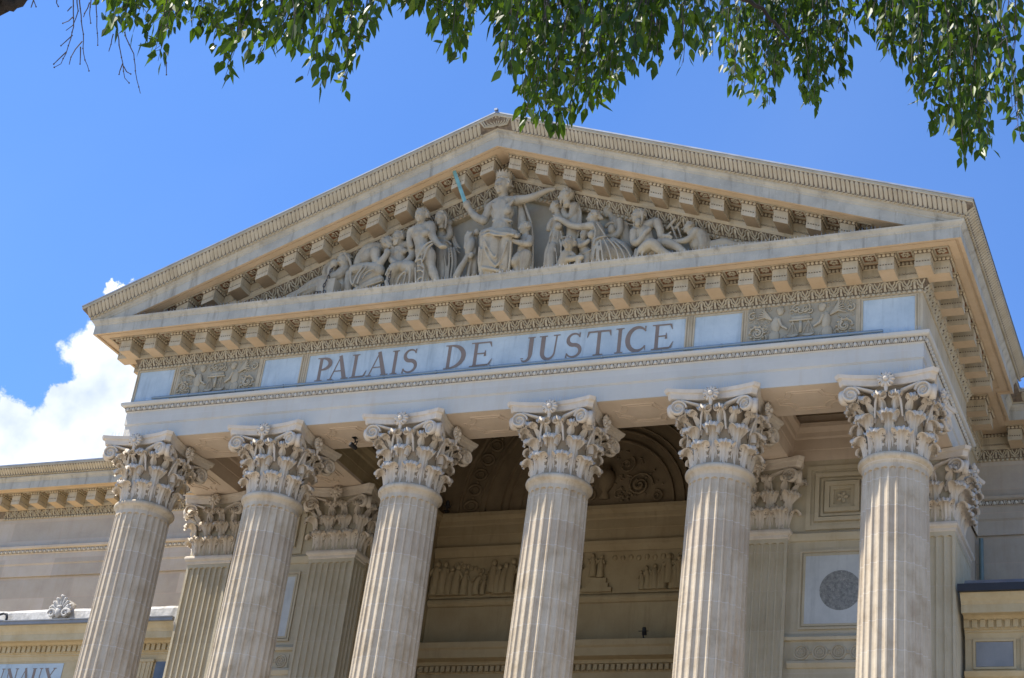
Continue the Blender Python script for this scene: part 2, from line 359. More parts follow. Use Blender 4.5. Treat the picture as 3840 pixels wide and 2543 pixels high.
def rosmesh(sh,kind):
    g=G(); z=lambda x,zz:zz-sh*x
    def B(x0,x1,q0,q1,z0,z1,m): g.box(x0,x1,q0,q1,z0,z1,m,lambda x,q,zz:(x,-q,z(x,zz)))
    B(-.125,.125,.97,1.24,-.004,.01,1)
    for x0,x1,q0,q1 in ((-.155,-.125,.94,1.27),(.125,.155,.94,1.27),(-.124,.124,.94,.97),(-.124,.124,1.24,1.27)): B(x0,x1,q0,q1,-.03,.005,0)
    n=(8,6,5,10)[kind]
    for i in range(n):
        t=2*pi*i/n+kind*.3; r=.066
        x,y=r*cos(t),-1.105+r*sin(t); R=Matrix.Rotation(t,3,'Z'); g.ell((x,y,z(x,-.014)),.042,.80/n*.28,.013,6,4,0,R)
    g.ell((0,-1.105,-.02),.018,.018,.014,6,4,0)
    return g
ros={}
for k,v in (('h',0),('r',SL),('l',-SL)):
    for q in range(4): ros[k,q]=mk('soffit_rosette',rosmesh(v,q),[M['carve'],M['brown']],court)
usedm=set()
def putm(k,loc,rz=0):
    if k not in usedm: usedm.add(k); o=mods[k]
    else: o=copy_of(mods[k],court)
    o.location=loc; o.rotation_euler=(0,0,rz)
usedr=set()
def putr(k,loc,rz=0):
    q=random.randrange(4)
    if (k,q) not in usedr: usedr.add((k,q)); o=ros[k,q]
    else: o=copy_of(ros[k,q],court)
    o.location=loc; o.rotation_euler=(0,0,rz)
mx=[-9.778,-9.046,-8.296,-7.566,-6.846,-6.096,-5.365,-4.633,-3.908,-3.191,-2.484,-1.763,-1.048,-.343,.354,1.06,1.766,2.475,3.195,3.917,4.653,5.369,6.092,6.818,7.558,8.292,9.032,9.768]
for x in mx: putm('h',(x,0,20.0))
for a,c in zip(mx,mx[1:]): putr('h',((a+c)/2,0,20.0))
putr('h',(10.13,0,20.0)); putr('h',(-10.13,0,20.0))
for j in range(8):
    putm('h',(9,-.72+j*.72,20.0),pi/2)
    if j<7: putr('h',(9,-.36+j*.72,20.0),pi/2)
for j in range(3): putm('h',(-9,-.72+j*.72,20.0),-pi/2)
for y in (5.55,6.27): putm('h',(8.7,y,20.0),pi/2)
for i in range(15): putm('h',(-10.35-i*.72,8.31,20.0)); putr('h',(-10.71-i*.72,8.31,20.0))
for i in range(2): putm('h',(10.35+i*.72,8.31,20.0))
for i in range(12):
    x=-.06+.36+.72*i; putm('r',(x,0,rk(x,0,23.98)[2])); xx=x+.36; putr('r',(xx,0,rk(xx,0,23.98)[2]))
    x=-.06-.36-.72*i; putm('l',(x,0,rk(x,0,23.98)[2])); xx=x-.36; putr('l',(xx,0,rk(xx,0,23.98)[2]))
# ---- frieze panels, frames, letters
FP=[('p',-9.58,-8.54),('r',-8.40,-6.12),('p',-5.95,-4.92),('t',-4.71,4.63),('p',4.84,5.88),('r',6.01,8.30),('p',8.45,9.51)]
for k,x0,x1 in FP:
    if k=='r': continue
    g=G(); z0,z1=18.43,19.265
    for (a,b_,c,d) in ((x0-.03,x0,z0,z1+.03),(x1,x1+.03,z0,z1+.03),(x0,x1,z1,z1+.03)): g.box(a,b_,-.685,-.65,c,d)
    for (a,b_,c,d) in ((x0-.085,x0-.06,z0,z1+.055),(x1+.06,x1+.085,z0,z1+.055)): g.box(a,b_,-.675,-.65,c,d)
    mk('panel_frame',g,M['stone'],court)
for k,x0,x1 in FP:
    if k=='r': continue
    g=G(); g.box(x0,x1,-.665,-.655,18.40,19.265); pnl=mk('inscription_panel' if k=='t' else 'marble_panel',g,M['marble'],court)
    if k=='t': tpanel=pnl
# letters, drawn in a unit box as strokes (points, widths)
def arc(cx,cz,rx,rz,a0,a1,n=14): return [(cx+rx*cos(radians(a0+(a1-a0)*i/n)),cz+rz*sin(radians(a0+(a1-a0)*i/n))) for i in range(n+1)]
def wl(n,f): return [f(i/(n)) for i in range(n+1)]
T_,t_=.135,.045
def serif(x,z,w=.32): return [([(x-w/2,z),(x+w/2,z)],[.045,.045])]
def stem(x,z0=.02,z1=.98,w=T_): return [([(x,z0),(x,z0+.08),(x,z1-.08),(x,z1)],[w*1.3,w,w,w*1.3])]+serif(x,z0)+serif(x,z1)
LET={
'I':(.32,stem(.16)),
'L':(.72,stem(.16)+[([(.1,.03),(.6,.03)],[.06,.07]),([(.60,.03),(.70,.27)],[.09,.02])]),
'P':(.64,stem(.16)+[(arc(.2,.72,.36,.25,90,-90),wl(14,lambda t:.055+.12*sin(pi*t)))]),
'A':(.86,[([(.44,.99),(.10,.03)],[.05,.06]),([(.42,1.02),(.73,.02)],[.14,.18]),([(.24,.36),(.62,.36)],[.05,.05])]+serif(.10,.02,.24)+serif(.75,.02,.32)),
'S':(.56,[(arc(.28,.74,.21,.23,20,270,16)+arc(.28,.27,.24,.245,90,-160,16),wl(33,lambda t:.06+.10*sin(pi*t)**2)),([(.48,.80),(.47,1.0)],[.01,.07]),([(.05,.2),(.05,.0)],[.01,.07])]),
'D':(.82,stem(.16)+[(arc(.2,.5,.52,.47,90,-90,20),wl(20,lambda t:.055+.13*sin(pi*t)))]),
'E':(.72,stem(.16)+[([(.1,.97),(.6,.97)],[.06,.06]),([(.60,.98),(.66,.76)],[.09,.02]),([(.2,.52),(.46,.52)],[.05,.05]),([(.47,.64),(.47,.40)],[.02,.09]),([(.1,.03),(.6,.03)],[.06,.07]),([(.62,.03),(.71,.27)],[.09,.02])]),
'J':(.52,[([(.34,.98),(.34,.3)]+arc(.12,.28,.22,.26,0,-130,8),[.17,.17]+wl(8,lambda t:.16-.11*t)),([(.0,.12),(.0,.16)],[.11,.11])]+serif(.34,.98)),
'U':(.86,[([(.16,.98),(.16,.34)]+arc(.40,.32,.24,.29,180,360,12)+[(.68,.98)],[.17,.17]+wl(12,lambda t:.17-.11*t)+[.06])]+serif(.16,.98)+serif(.68,.98,.26)),
'T':(.78,stem(.39)+[([(.04,.96),(.74,.96)],[.07,.07]),([(.05,.98),(.0,.74)],[.09,.02]),([(.73,.98),(.78,.74)],[.09,.02])]),
'C':(.78,[(arc(.42,.5,.38,.47,38,322,26),wl(26,lambda t:.05+.13*sin(pi*t)))]+[([(.70,.80),(.70,1.0)],[.01,.07]),([(.70,.22),(.74,.0)],[.06,.01])]),
'R':(.78,stem(.16)+[(arc(.2,.74,.32,.23,90,-90),wl(14,lambda t:.055+.11*sin(pi*t))),([(.32,.5),(.72,.03)],[.12,.17])]+serif(.72,.02,.2)),
'B':(.68,stem(.16)+[(arc(.2,.755,.28,.215,90,-90),wl(14,lambda t:.055+.1*sin(pi*t))),(arc(.2,.28,.36,.25,90,-90),wl(14,lambda t:.055+.12*sin(pi*t)))]),
'N':(.88,[([(.14,.98),(.14,.02)],[.06,.06]),([(.10,.99),(.74,.02)],[.18,.18]),([(.74,.98),(.74,.0)],[.06,.06])]+serif(.14,.02,.24)+serif(.10,.98,.2)+serif(.74,.98,.24)),
'X':(.84,[([(.10,.98),(.74,.02)],[.18,.18]),([(.72,.98),(.10,.02)],[.06,.06])]+serif(.13,.98,.28)+serif(.72,.98,.24)+serif(.10,.02,.24)+serif(.72,.02,.28)),
}
def letter(ch,x0,x1,z0,z1,y,parent,mat,kern=None):
    w,st=LET[ch]; g=G(); sx=(x1-x0)/w; sz=(z1-z0)
    for k,(P,Wd) in enumerate(st):
        yy=y-.0015*k; n=len(P); A=[];B=[]
        for i in range(n):
            dx=(P[min(i+1,n-1)][0]-P[max(i-1,0)][0])*sx; dz=(P[min(i+1,n-1)][1]-P[max(i-1,0)][1])*sz; l=sqrt(dx*dx+dz*dz) or 1
            ox,oz=-dz/l*Wd[i]*sz/2,dx/l*Wd[i]*sz/2
            X=x0+P[i][0]*sx; Z=z0+P[i][1]*sz
            A.append((X+ox,yy,Z+oz)); B.append((X-ox,yy,Z-oz))
        g.grid([A,B],0)
    o=mk('letter',g,mat,parent); return o
LP=[('P',-4.47,-4.06),('A',-4.11,-3.60),('L',-3.53,-3.09),('A',-3.09,-2.55),('I',-2.47,-2.29),('S',-2.18,-1.80),('D',-1.10,-.56),('E',-.45,.11),('J',.84,1.13),('U',1.22,1.75),('S',1.87,2.25),('T',2.37,2.93),('I',3.04,3.23),('C',3.30,3.77),('E',3.88,4.38)]
for ch,x0,x1 in LP: letter(ch,x0,x1,18.56,19.175,-.669,tpanel,M['letter'])
# carved panels with winged figures and scales
def spiral(g,c,r,turns,a0,sgn,rad,y):
    P=[];R=[]
    for i in range(int(turns*12)+1):
        t=i/(turns*12); a=a0+sgn*2*pi*turns*t; rr=r*(1-t)+.01; P.append((c[0]+rr*cos(a),y,c[1]+rr*sin(a))); R.append(rad*(1-.4*t))
    g.tube(P,R,5)
for k,x0,x1 in FP:
    if k!='r': continue
    g=G(); g.box(x0,x1,-.668,-.655,18.42,19.36); pan=mk('carved_panel',g,M['relief'],court); tag(pan,'carved panel of winged figures and scales')
    g=G(); cx=(x0+x1)/2; z0=18.45
    for sg in (-1,1):
        X=lambda d:cx+sg*d
        g.ell((X(.44),-.685,z0+.74),.075,.04,.09,10,7); g.ell((X(.45),-.682,z0+.78),.09,.04,.07,8,5)      # head
        g.ell((X(.53),-.67,z0+.44),.11,.045,.20,10,7); g.ell((X(.56),-.67,z0+.15),.13,.04,.18,8,5)
        g.tube([(X(.47),-.695,z0+.56),(X(.40),-.705,z0+.38),(X(.28),-.705,z0+.30)],[.038,.030,.022],6)
        for w in range(6):   # wing feathers
            g.tube([(X(.62),-.69,z0+.55),(X(.78),-.71,z0+.62+.03*w),(X(.95-.03*w),-.70,z0+.58+.065*w)],[.024,.022,.010],5)
        spiral(g,(X(.92),z0+.26),.17,1.6,0 if sg>0 else pi,sg,.024,-.69); spiral(g,(X(.92),z0+.26),.09,1.0,2,sg,.03,-.70)
        spiral(g,(X(1.04),z0+.68),.09,1.3,1,-sg,.02,-.69); spiral(g,(X(.10),z0+.78),.09,1.3,1,-sg,.018,-.69); spiral(g,(X(.80),z0+.12),.08,1.2,1,sg,.018,-.69)
        for w in range(10): 
            t=w*.63; g.ell((X(.92+.16*cos(t)),-.70,z0+.26+.17*sin(t)),.035,.03,.022,6,4)
        # scale pan hung from the beam
        for d in (.10,.165,.23): g.tube([(X(.165),-.70,z0+.46),(X(.165+(d-.165)*1.8),-.70,z0+.17)],.010,4)
        g.grid([[(X(.165+.15*u),-.69-.03*v,z0+.16-.075*sqrt(max(0,1-u*u))*v) for v in (0,.5,1)] for u in (-1,-.7,-.3,0,.3,.7,1)])
    g.box(cx-.24,cx+.24,-.72,-.67,z0+.47,z0+.51); g.box(cx-.03,cx+.03,-.71,-.67,z0+.2,z0+.47); g.box(cx-.2,cx+.2,-.70,-.67,z0+.52,z0+.60)
    for i in range(5): spiral(g,(cx-.2+.1*i,z0+.70+.03*(i%2)),.055,1.1,i,1,.016,-.69)
    for i in range(120):
        X_=cx+random.choice((-1,1))*(random.uniform(.70,1.10) if i<90 else random.uniform(.0,.7)); Z_=z0+(random.uniform(.02,.86) if i<90 else random.choice((random.uniform(.02,.12),random.uniform(.74,.86)))); spiral(g,(X_,Z_),random.uniform(.02,.05),1.1,random.uniform(0,6),random.choice((-1,1)),.009,-.678)
    mk('relief_carving',g,M['carve'],pan,True)
# ---- portico beams, soffit panels, ceilings
for x0,x1,y0,y1 in ((-9.64,9.64,-.64,.66),(-9.64,-8.34,.66,YJ-.02),(8.34,9.64,.66,YJ-.02),(-6.06,-4.74,.66,7.2),(4.74,6.06,.66,7.2)):
    g=G(); g.box(x0,x1,y0,y1,17.42,18.36); mk('portico_beam',g,M['beam'],court)
def soffpanel(x0,x1,y0,y1,lng):
    g=G(); z=17.414
    for k,r in enumerate((.0,.09)):
        P=[]; X0,X1,Y0,Y1=x0+r,x1-r,y0+r,y1-r
        c=.28
        def cor(cx,cy,a0,a1): return [(cx+c*cos(radians(a0+(a1-a0)*i/6)),cy+c*sin(radians(a0+(a1-a0)*i/6))) for i in range(7)]
        P=cor(X1,Y0,180,90)+cor(X1,Y1,270,180)+cor(X0,Y1,0,-90)+cor(X0,Y0,90,0)
        P.append(P[0]); g.tube([(a,b_,z) for a,b_ in P],.014,5,0,False)
    mk('soffit_moulding',g,M['beam'],court)
for i in range(5): soffpanel(-9+S*i+1.15,-9+S*(i+1)-1.15,-.42,.42,'x')
for x in (-9,-5.4,5.4,9): soffpanel(x-.42,x+.42,1.15,2.45,'y')
# crown mouldings round the inside of each bay
def crown(g,x0,x1,y0,y1,hi=True):
    pr_=[(0,17.50),(0.012,17.76),(.02,17.77),(.02,18.03),(.05,18.07),(.07,18.17),(.14,18.25),(.16,18.27),(.17,18.37),(.04,18.385),(0.02,18.9)]
    if not hi: pr_[-1]=(0.0,18.39)
    path=[lambda o,z:(x0+o,y0+o,z),lambda o,z:(x1-o,y0+o,z),lambda o,z:(x1-o,y1-o,z),lambda o,z:(x0+o,y1-o,z),lambda o,z:(x0+o,y0+o,z)]
    g.sweep(pr_,path)
for a,c in ((-8.34,-6.06),(6.06,8.34)):
    g=G(); crown(g,a,c,.66,3.12); mk('bay_crown_moulding',g,M['beam'],court)
for a,c in ((-8.5,-5.9),(5.9,8.5)):
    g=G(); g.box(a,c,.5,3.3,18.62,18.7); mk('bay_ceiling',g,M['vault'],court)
g=G(); crown(g,-4.74,4.74,.66,6.98,False); mk('porch_crown_moulding',g,M['porch'],court)
# vault
R=4.72; g=G(); g.grid([[(R*cos(pi*i/40),y,18.40+R*sin(pi*i/40)) for y in (.75,7.1)] for i in range(41)])
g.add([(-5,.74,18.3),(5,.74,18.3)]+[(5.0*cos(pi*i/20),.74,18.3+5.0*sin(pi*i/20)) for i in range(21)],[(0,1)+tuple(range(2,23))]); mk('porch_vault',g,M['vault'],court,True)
for y in (1.4,3.0,4.6,6.2):
    g=G(); g.grid([[((R-o)*cos(pi*i/40),y+d,18.40+(R-o)*sin(pi*i/40)) for d,o in ((-.25,0),(-.25,.06),(.25,.06),(.25,0))] for i in range(41)])
    mk('vault_rib',g,M['vault'],court,True)
# lunette wall with archivolts
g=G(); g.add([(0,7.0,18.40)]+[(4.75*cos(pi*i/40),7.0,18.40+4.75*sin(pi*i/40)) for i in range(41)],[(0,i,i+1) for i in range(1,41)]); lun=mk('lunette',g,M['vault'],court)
for r0,r1,d in ((4.2,4.3,.06),(4.10,4.14,.04),(3.58,3.62,.04),(3.40,3.50,.07),(2.92,3.02,.10),(2.72,2.76,.05),(2.35,2.40,.05),(2.15,2.22,.08),(1.86,1.94,.08)):
    g=G(); g.grid([[(r*cos(pi*i/48),7.0-y,18.40+r*sin(pi*i/48)) for r,y in ((r0,0),(r0+.02,d),(r1-.02,d),(r1,0))] for i in range(49)]); mk('archivolt',g,M['vault'],lun)
g=G()
for i in range(26):
    t=pi*(i+.5)/26; c=3.86; u=Vector((cos(t),0,sin(t))); w=Vector((-sin(t),0,cos(t)))
    P=[Vector((0,6.965,18.40))+u*(c+a)+w*b_ for a,b_ in [(.17*cos(q)*1.15,.13*sin(q)*.0+.155*sin(q)) for q in [2*pi*k/12 for k in range(13)]]]
    g.tube(P,.036,5,0,False)
    P=[Vector((0,6.975,18.40))+u*(c+.10*cos(q))+w*(.085*sin(q)) for q in [2*pi*k/10 for k in range(11)]]
    g.tube(P,.018,5,0,False)
    t2=pi*i/26; g.ell((c*cos(t2),6.97,18.40+c*sin(t2)),.05,.03,.05,6,4)
mk('oval_band',g,M['vault'],lun,True)
g=G()
for sg in (-1,1):
    spiral(g,(sg*.95,18.95),.36,2.0,0 if sg>0 else pi,sg,.035,6.94); spiral(g,(sg*.95,18.95),.16,1.2,2,sg,.05,6.92)
    spiral(g,(sg*1.45,18.62),.17,1.5,2,-sg,.025,6.95); spiral(g,(sg*.55,19.55),.24,1.6,1,-sg,.03,6.94); spiral(g,(sg*.40,18.72),.15,1.4,1,sg,.028,6.94)
    for i in range(70): a=random.uniform(.1,1.5); r=random.uniform(.45,1.65); g.ell((sg*r*cos(a),6.965,18.45+r*sin(a)),random.uniform(.03,.06),.03,random.uniform(.02,.045),6,4)
g.lathe([(.0,18.6),(.14,18.62),(.07,18.8),(.2,18.98),(.26,19.2),(.22,19.36),(.12,19.44),(.15,19.5),(.0,19.52)],12,(0,6.95))
mk('lunette_carving',g,M['vault'],lun,True)
# ---- porch walls
for a,c in ((-8.4,-6.0),(6.0,8.4)):
    g=G(); g.box(a,c,3.12,3.6,1.9,18.6); mk('bay_wall',g,M['pier'],court)
for a in ((-4.98,-4.72,3.5,7.3,1.9,17.7),(4.72,4.98,3.5,7.3,1.9,17.7),(-4.75,4.75,7.0,7.3,1.9,18.39)):
    g=G(); g.box(*a); mk('porch_wall',g,M['porch'],court)
def W(prof,y,x0,x1,mat,name,parent,mats=None):
    g=G(); g.sweep([(o,z) for o,z in prof],[lambda o,z:(x0,y-o,z),lambda o,z:(x1,y-o,z)],mats); return mk(name,g,mat,parent)
bw=W([(0,17.14),(.03,17.15),(.10,17.30),(.12,17.40),(0,17.42)],6.98,-4.7,4.7,M['porch'],'porch_fascia',court)
W([(0,15.76),(.05,15.77),(.11,15.83),(.12,15.88),(.10,15.94),(.03,15.98),(0,16.0)],6.98,-4.7,4.7,M['porch'],'porch_roll_moulding',court)
W([(0,13.2),(.05,13.6),(.06,13.93),(.10,13.95),(.10,14.10),(.22,14.12),(.24,14.2),(.50,14.22),(.52,14.42),(.58,14.46),(.60,14.60),(0,14.64)],6.98,-4.7,4.7,M['porch'],'porch_lower_cornice',court)
g=G()
for i in range(60): g.box(-4.6+i*.155,-4.6+i*.155+.10,6.78,6.90,13.96,14.10)
mk('porch_dentils',g,M['porch'],court)
g=G(); g.box(-4.7,4.7,6.955,6.99,16.0,17.13); rel=mk('figure_frieze',g,M['porch'],court)
def tiny(x,z,h,lean=0,seat=False):
    g=G(); r=h*.085
    g.ell((x+lean*h*.2,6.90,z+h*.92),r,r,r*1.2,8,6)
    g.tube([(x,6.93,z),(x-lean*.02,6.91,z+h*.3),(x+lean*h*.05,6.90,z+h*.62),(x+lean*h*.14,6.91,z+h*.80)],[r*2.1,r*1.8,r*1.5,r*1.1],8)
    for sg in (-1,1): g.tube([(x+sg*r*1.2,6.89,z+h*.76),(x+sg*r*2.3,6.88,z+h*.58),(x+sg*r*(.5+random.random()*3),6.87,z+h*(.5+random.random()*.3))],[r*.6,r*.5,r*.4],6)
    for k in range(4): a=random.uniform(-1.6,1.6)*r; g.tube([(x+a*.5,6.88,z+h*.55),(x+a,6.87,z+.02)],r*.28,4)
    mk('frieze_figure',g,M['porch'],rel,True)
for x,z,h,l in [(-4.55,16.06,.98,0),(-4.35,16.06,.95,.2),(-4.15,16.06,.80,.3),(-3.35,16.06,.62,.8),(-2.9,16.1,.90,0),(-2.75,16.06,.8,.2),(-2.4,16.06,.96,.3),(-2.1,16.06,.92,0),(-1.8,16.06,.9,-.2),(-1.4,16.06,.95,0),(-1.0,16.06,.8,.2),(-.75,16.1,.95,.1),(-.55,16.15,.9,.4),(-.1,16.45,.62,-.3),(.1,16.42,.60,.1),(1.4,16.06,.62,-.5),(1.6,16.06,.66,-.3),(1.8,16.06,.7,0),(1.95,16.2,.78,-.2),(2.15,16.06,.75,-.3),(2.35,16.06,.98,-.2),(2.6,16.06,1.0,0),(2.9,16.06,.9,0),(3.3,16.06,.8,.2),(3.8,16.06,.95,0),(4.2,16.06,.9,0),(-3.95,16.06,.85,.1),(-3.7,16.06,.7,.2),(-3.15,16.06,.5,.5),(-2.6,16.06,.85,.3),(-1.2,16.06,.9,0),(1.25,16.06,.5,-.4),(1.5,16.06,.5,-.3),(1.72,16.06,.52,-.3),(2.05,16.06,.55,-.2),(2.22,16.2,.72,-.2),(2.48,16.06,.9,.1)]: tiny(x,z,h,l)
for i in range(9):
    for c_,r_ in (((-4.0+.11*i,6.94,16.95-.035*i+.04*(i%2)),(.06,.03,.07)),((.45+.24*i*.9,6.95,16.95-.02*(i%2)),(.065,.02,.08))):
        g=G(); g.ell(c_,*r_,6,5); mk('background_head',g,M['porch'],rel,True)
g=G()
g.box(-.35,.45,6.86,6.96,16.03,16.14); g.box(-.25,.35,6.87,6.96,16.14,16.26); g.box(-.15,.28,6.88,6.96,16.26,16.40)
mk('throne_steps',g,M['porch'],rel)
# bay wall decoration: coffer, marble panel with roundel, rosette strip
def frame(g,cx,cz,hw,hh,w,y0,y1):
    g.box(cx-hw,cx-hw+w,y0,y1,cz-hh,cz+hh); g.box(cx+hw-w,cx+hw,y0,y1,cz-hh,cz+hh); g.box(cx-hw+w,cx+hw-w,y0,y1,cz-hh,cz-hh+w); g.box(cx-hw+w,cx+hw-w,y0,y1,cz+hh-w,cz+hh)
for cx in (-7.2,7.2):
    cz=16.58; g=G()
    for hw,w,d in ((.80,.10,.03),(.70,.07,.0),(.60,.09,.06),(.47,.05,.02),(.38,.10,.07),(.27,.08,.03)): frame(g,cx,cz,hw,hw*.95,w,3.12-.02-d,3.125)
    sc=mk('square_coffer',g,M['pier'],court)
    g=G(); n=5
    for i in range(n):
        t=2*pi*i/n; g.ell((cx+.075*cos(t),3.09,cz+.075*sin(t)),.07,.03,.045,8,5,0,Matrix.Rotation(-t,3,'Y'))
    g.ell((cx,3.07,cz),.03,.03,.03,6,4); mk('flower',g,M['carve'],sc,True)
    g=G(); g.sweep([(0,15.56),(.04,15.57),(.07,15.64),(.09,15.72),(.02,15.80),(0,15.80)],[lambda o,z:(cx-1.2,3.12-o,z),lambda o,z:(cx+1.2,3.12-o,z)]); mk('bay_band',g,M['pier'],court)
    g=G(); frame(g,cx,14.45,.90,.90,.05,3.08,3.125); frame(g,cx,14.45,.82,.82,.05,3.10,3.125); mk('panel_surround',g,M['pier'],court)
    g=G(); g.box(cx-.77,cx+.77,3.105,3.125,13.68,15.22); mp_=mk('marble_panel',g,M['marble2'],court)
    g=G(); g.add([(cx+.45*cos(2*pi*i/40),y,14.42+.45*sin(2*pi*i/40)) for y in (3.10,3.12) for i in range(40)],[tuple(range(40))[::-1]]+[(i,(i+1)%40,40+(i+1)%40,40+i) for i in range(40)]); mk('roundel',g,M['roundel'],mp_)
    g=G(); g.sweep([(0,13.30),(.07,13.31),(.09,13.37),(.03,13.45),(0,13.46)],[lambda o,z:(cx-1.2,3.12-o,z),lambda o,z:(cx+1.2,3.12-o,z)]); g.sweep([(0,12.70),(.03,12.71),(.08,12.80),(.06,12.86),(0,12.87)],[lambda o,z:(cx-1.1,3.12-o,z),lambda o,z:(cx+1.1,3.12-o,z)])
    mk('string_course',g,M['pier'],court)
    g=G(); g.box(cx-1.0,cx+1.0,3.10,3.125,12.88,13.22,1)
    for i in range(5):
        x=cx-.8+.4*i
        for r,rr in ((.15,.022),(.095,.016)):
            g.tube([(x+r*cos(2*pi*k/16),3.09,13.05+r*sin(2*pi*k/16)) for k in range(17)],rr,5,0,False)
        for k in range(8): t=2*pi*k/8; g.ell((x+.045*cos(t),3.09,13.05+.045*sin(t)),.022,.015,.022,5,4)
        if i<4: g.tube([(x+.2+.04*cos(2*pi*k/10),3.09,13.05+.04*sin(2*pi*k/10)) for k in range(11)],.012,5,0,False)
    mk('rosette_strip',g,[M['carve'],M['pier']],court,False)
# ---- main walls, wings and podium
for a in ((-30,-8.75,7.8,8.6,17.5,20.3),(8.75,30,7.8,8.6,17.5,20.3),(-9.28,-8.7,4.5,7.8,17.45,20.3),(8.7,9.28,4.5,7.8,17.45,20.3),(-10.2,10.2,7.2,8.6,20.3,21.4)):
    g=G(); g.box(*a); mk('attic_wall',g,M['wing'],court)
for nm_,a in (('wing_wall',(-30,-9.29,7.71,8.4,0,17.5)),('wing_wall',(9.29,30,7.71,8.4,0,17.5)),('flank_wall',(-9.30,-8.6,4.85,7.71,1.9,17.45)),('flank_wall',(8.6,9.30,4.85,7.71,1.9,17.45))):
    g=G(); g.box(*a); mk(nm_,g,M['wing'],court)
g=G()
for i in range(11): g.box(-10.6-.0*i,10.6,-1.6-.34*i,-1.26-.34*i if i else 3.0,-.05,1.9-.17*(i))
g.box(-10.6,10.6,2.99,7.0,-.05,1.895)
mk('stone_steps',g,M['paving'],court)
# ------------------------------------------------------------------ capitals, columns, piers (heights relative to world, x y local)
ZR=15.82   # top of the neck ring
def leaf(g,h,w,curl,bend=.12,rb=None,nt=17,ns=15,lobes=3,th=.022,m=0):
    """acanthus leaf in local frame: x across, y out, z up; base at origin; ribbed stem, cusped sides, a fat curled crown"""
    F=[];B=[]; T0=.60
    for i in range(nt):
        t=i/(nt-1); k=min(1,t/T0); a=max(0,(t-T0)/(1-T0))*pi*1.05
        if t<T0: oy=bend*k**2.2; z=(h-curl)*k
        else: oy=bend+curl*1.05*(1-cos(a)); z=(h-curl)+curl*sin(a)
        base=.66+.20*k+(.26*min(1,a/.8) if t>=T0 else 0)
        lob=abs(cos(lobes*pi*k)) if t<T0 else .0
        tipk=1-.30*(a/pi)**3
        r=[];b=[]
        for j in range(ns):
            s=-1+2*j/(ns-1); s_=abs(s)
            x=s*w*base*tipk*(1-.46*lob*max(0,s_-.4)/.6)
            rib=.022*cos(s*pi*4)*(.7+.6*min(1,a)) + (.036*(1-s_*3.2) if s_<.31 else 0)*(1-.5*k*(t>=T0))+.03*k*(t<T0)+.03*(t>=T0)
            yy=oy+rib-.045*s*s*(1 if t<T0 else 1-.6*a/pi); zz=z
            if t>=T0:
                zz-= .035*s*s; sc=.022*abs(cos(s*pi*3)); zz-=(a/pi)**2*(.03-sc*1.6); yy+=sc*.5
            else: zz-=.02*lob*s_
            if rb: yy-=x*x/(2*rb)
            r.append((x,yy,zz)); b.append((x*.97,yy-th,zz-.004))
        F.append(r);B.append(b)
    g.grid(F,m); g.grid([q[::-1] for q in B],m)
    g.grid([[q[0] for q in B],[q[0] for q in F]],m); g.grid([[q[-1] for q in F],[q[-1] for q in B]],m); g.grid([F[-1],B[-1]],m)
    for k,i in enumerate((2,4,7,10)):
        if i>=nt-1: continue
        for s in (2,ns-3):
            p=F[i][s]; g.ell((p[0],p[1]+.003,p[2]),.008,.008,.022,5,4,1)
    for s in (3,ns//2,ns-4):
        p=F[nt-3][s]; g.ell((p[0],p[1]+.004,p[2]),.008,.010,.012,5,4,1)
def place(g,org,az):
    c,s=cos(az),sin(az)      # az 0 = facing -y
    return g.xf(lambda x,y,z:(org[0]+x*c+y*s, org[1]+x*s-y*c, org[2]+z))
def volute(g,c,e1,r,turns,rad,wid,m=0):
    """spiral scroll in the vertical plane (e1, z) with disc"""
    e1=Vector(e1).normalized(); n=Vector((e1.y,-e1.x,0)); c=Vector(c); P=[];R=[]
    k=int(turns*14)
    for i in range(k+1):
        t=i/k; a=pi*.95-2*pi*turns*t; rr=r*(1-.86*t); P.append(c+e1*(rr*cos(a))+Vector((0,0,rr*sin(a)))); R.append(rad*(1-.45*t))
    g.tube(P,R,6,m,True,(n,wid))
    for d in (-.15,.15):
        g.add([tuple(c+n*rad*d*wid+e1*(r*.8*cos(2*pi*i/16))+Vector((0,0,r*.8*sin(2*pi*i/16)))) for i in range(16)],[tuple(range(16)) if d>0 else tuple(range(16))[::-1]],m)
    g.ell(tuple(c),.030*(r/.17),.05,.030*(r/.17),6,5,m)
    return P[0]
def abacus(g,hx,hy,z0,z1,sag,ch,m=0):
    def outline(k):
        P=[]
        for q in range(4):
            L_=[]
            for i in range(11):
                u=-1+2*i/10; x=u*(hx-ch); y=-(hy-sag*(1-u*u)); L_.append((x*k,y*k))
            a=q*pi/2
            P+=[(x*cos(a)-y*sin(a),x*sin(a)+y*cos(a)) for x,y in L_]
        return P
    lev=[(z0,.90),(z0+.02,.915),(z0+.10,.93),(z0+.125,.945),(z0+.135,.975),(z0+.16,.985),(z1,1.0)]
    g.grid([[(x,y,z) for x,y in outline(k)] for z,k in lev],m,False,True)
    g.poly([(x,y,lev[0][0]) for x,y in outline(lev[0][1])][::-1],m); g.poly([(x,y,z1) for x,y in outline(1)],m)
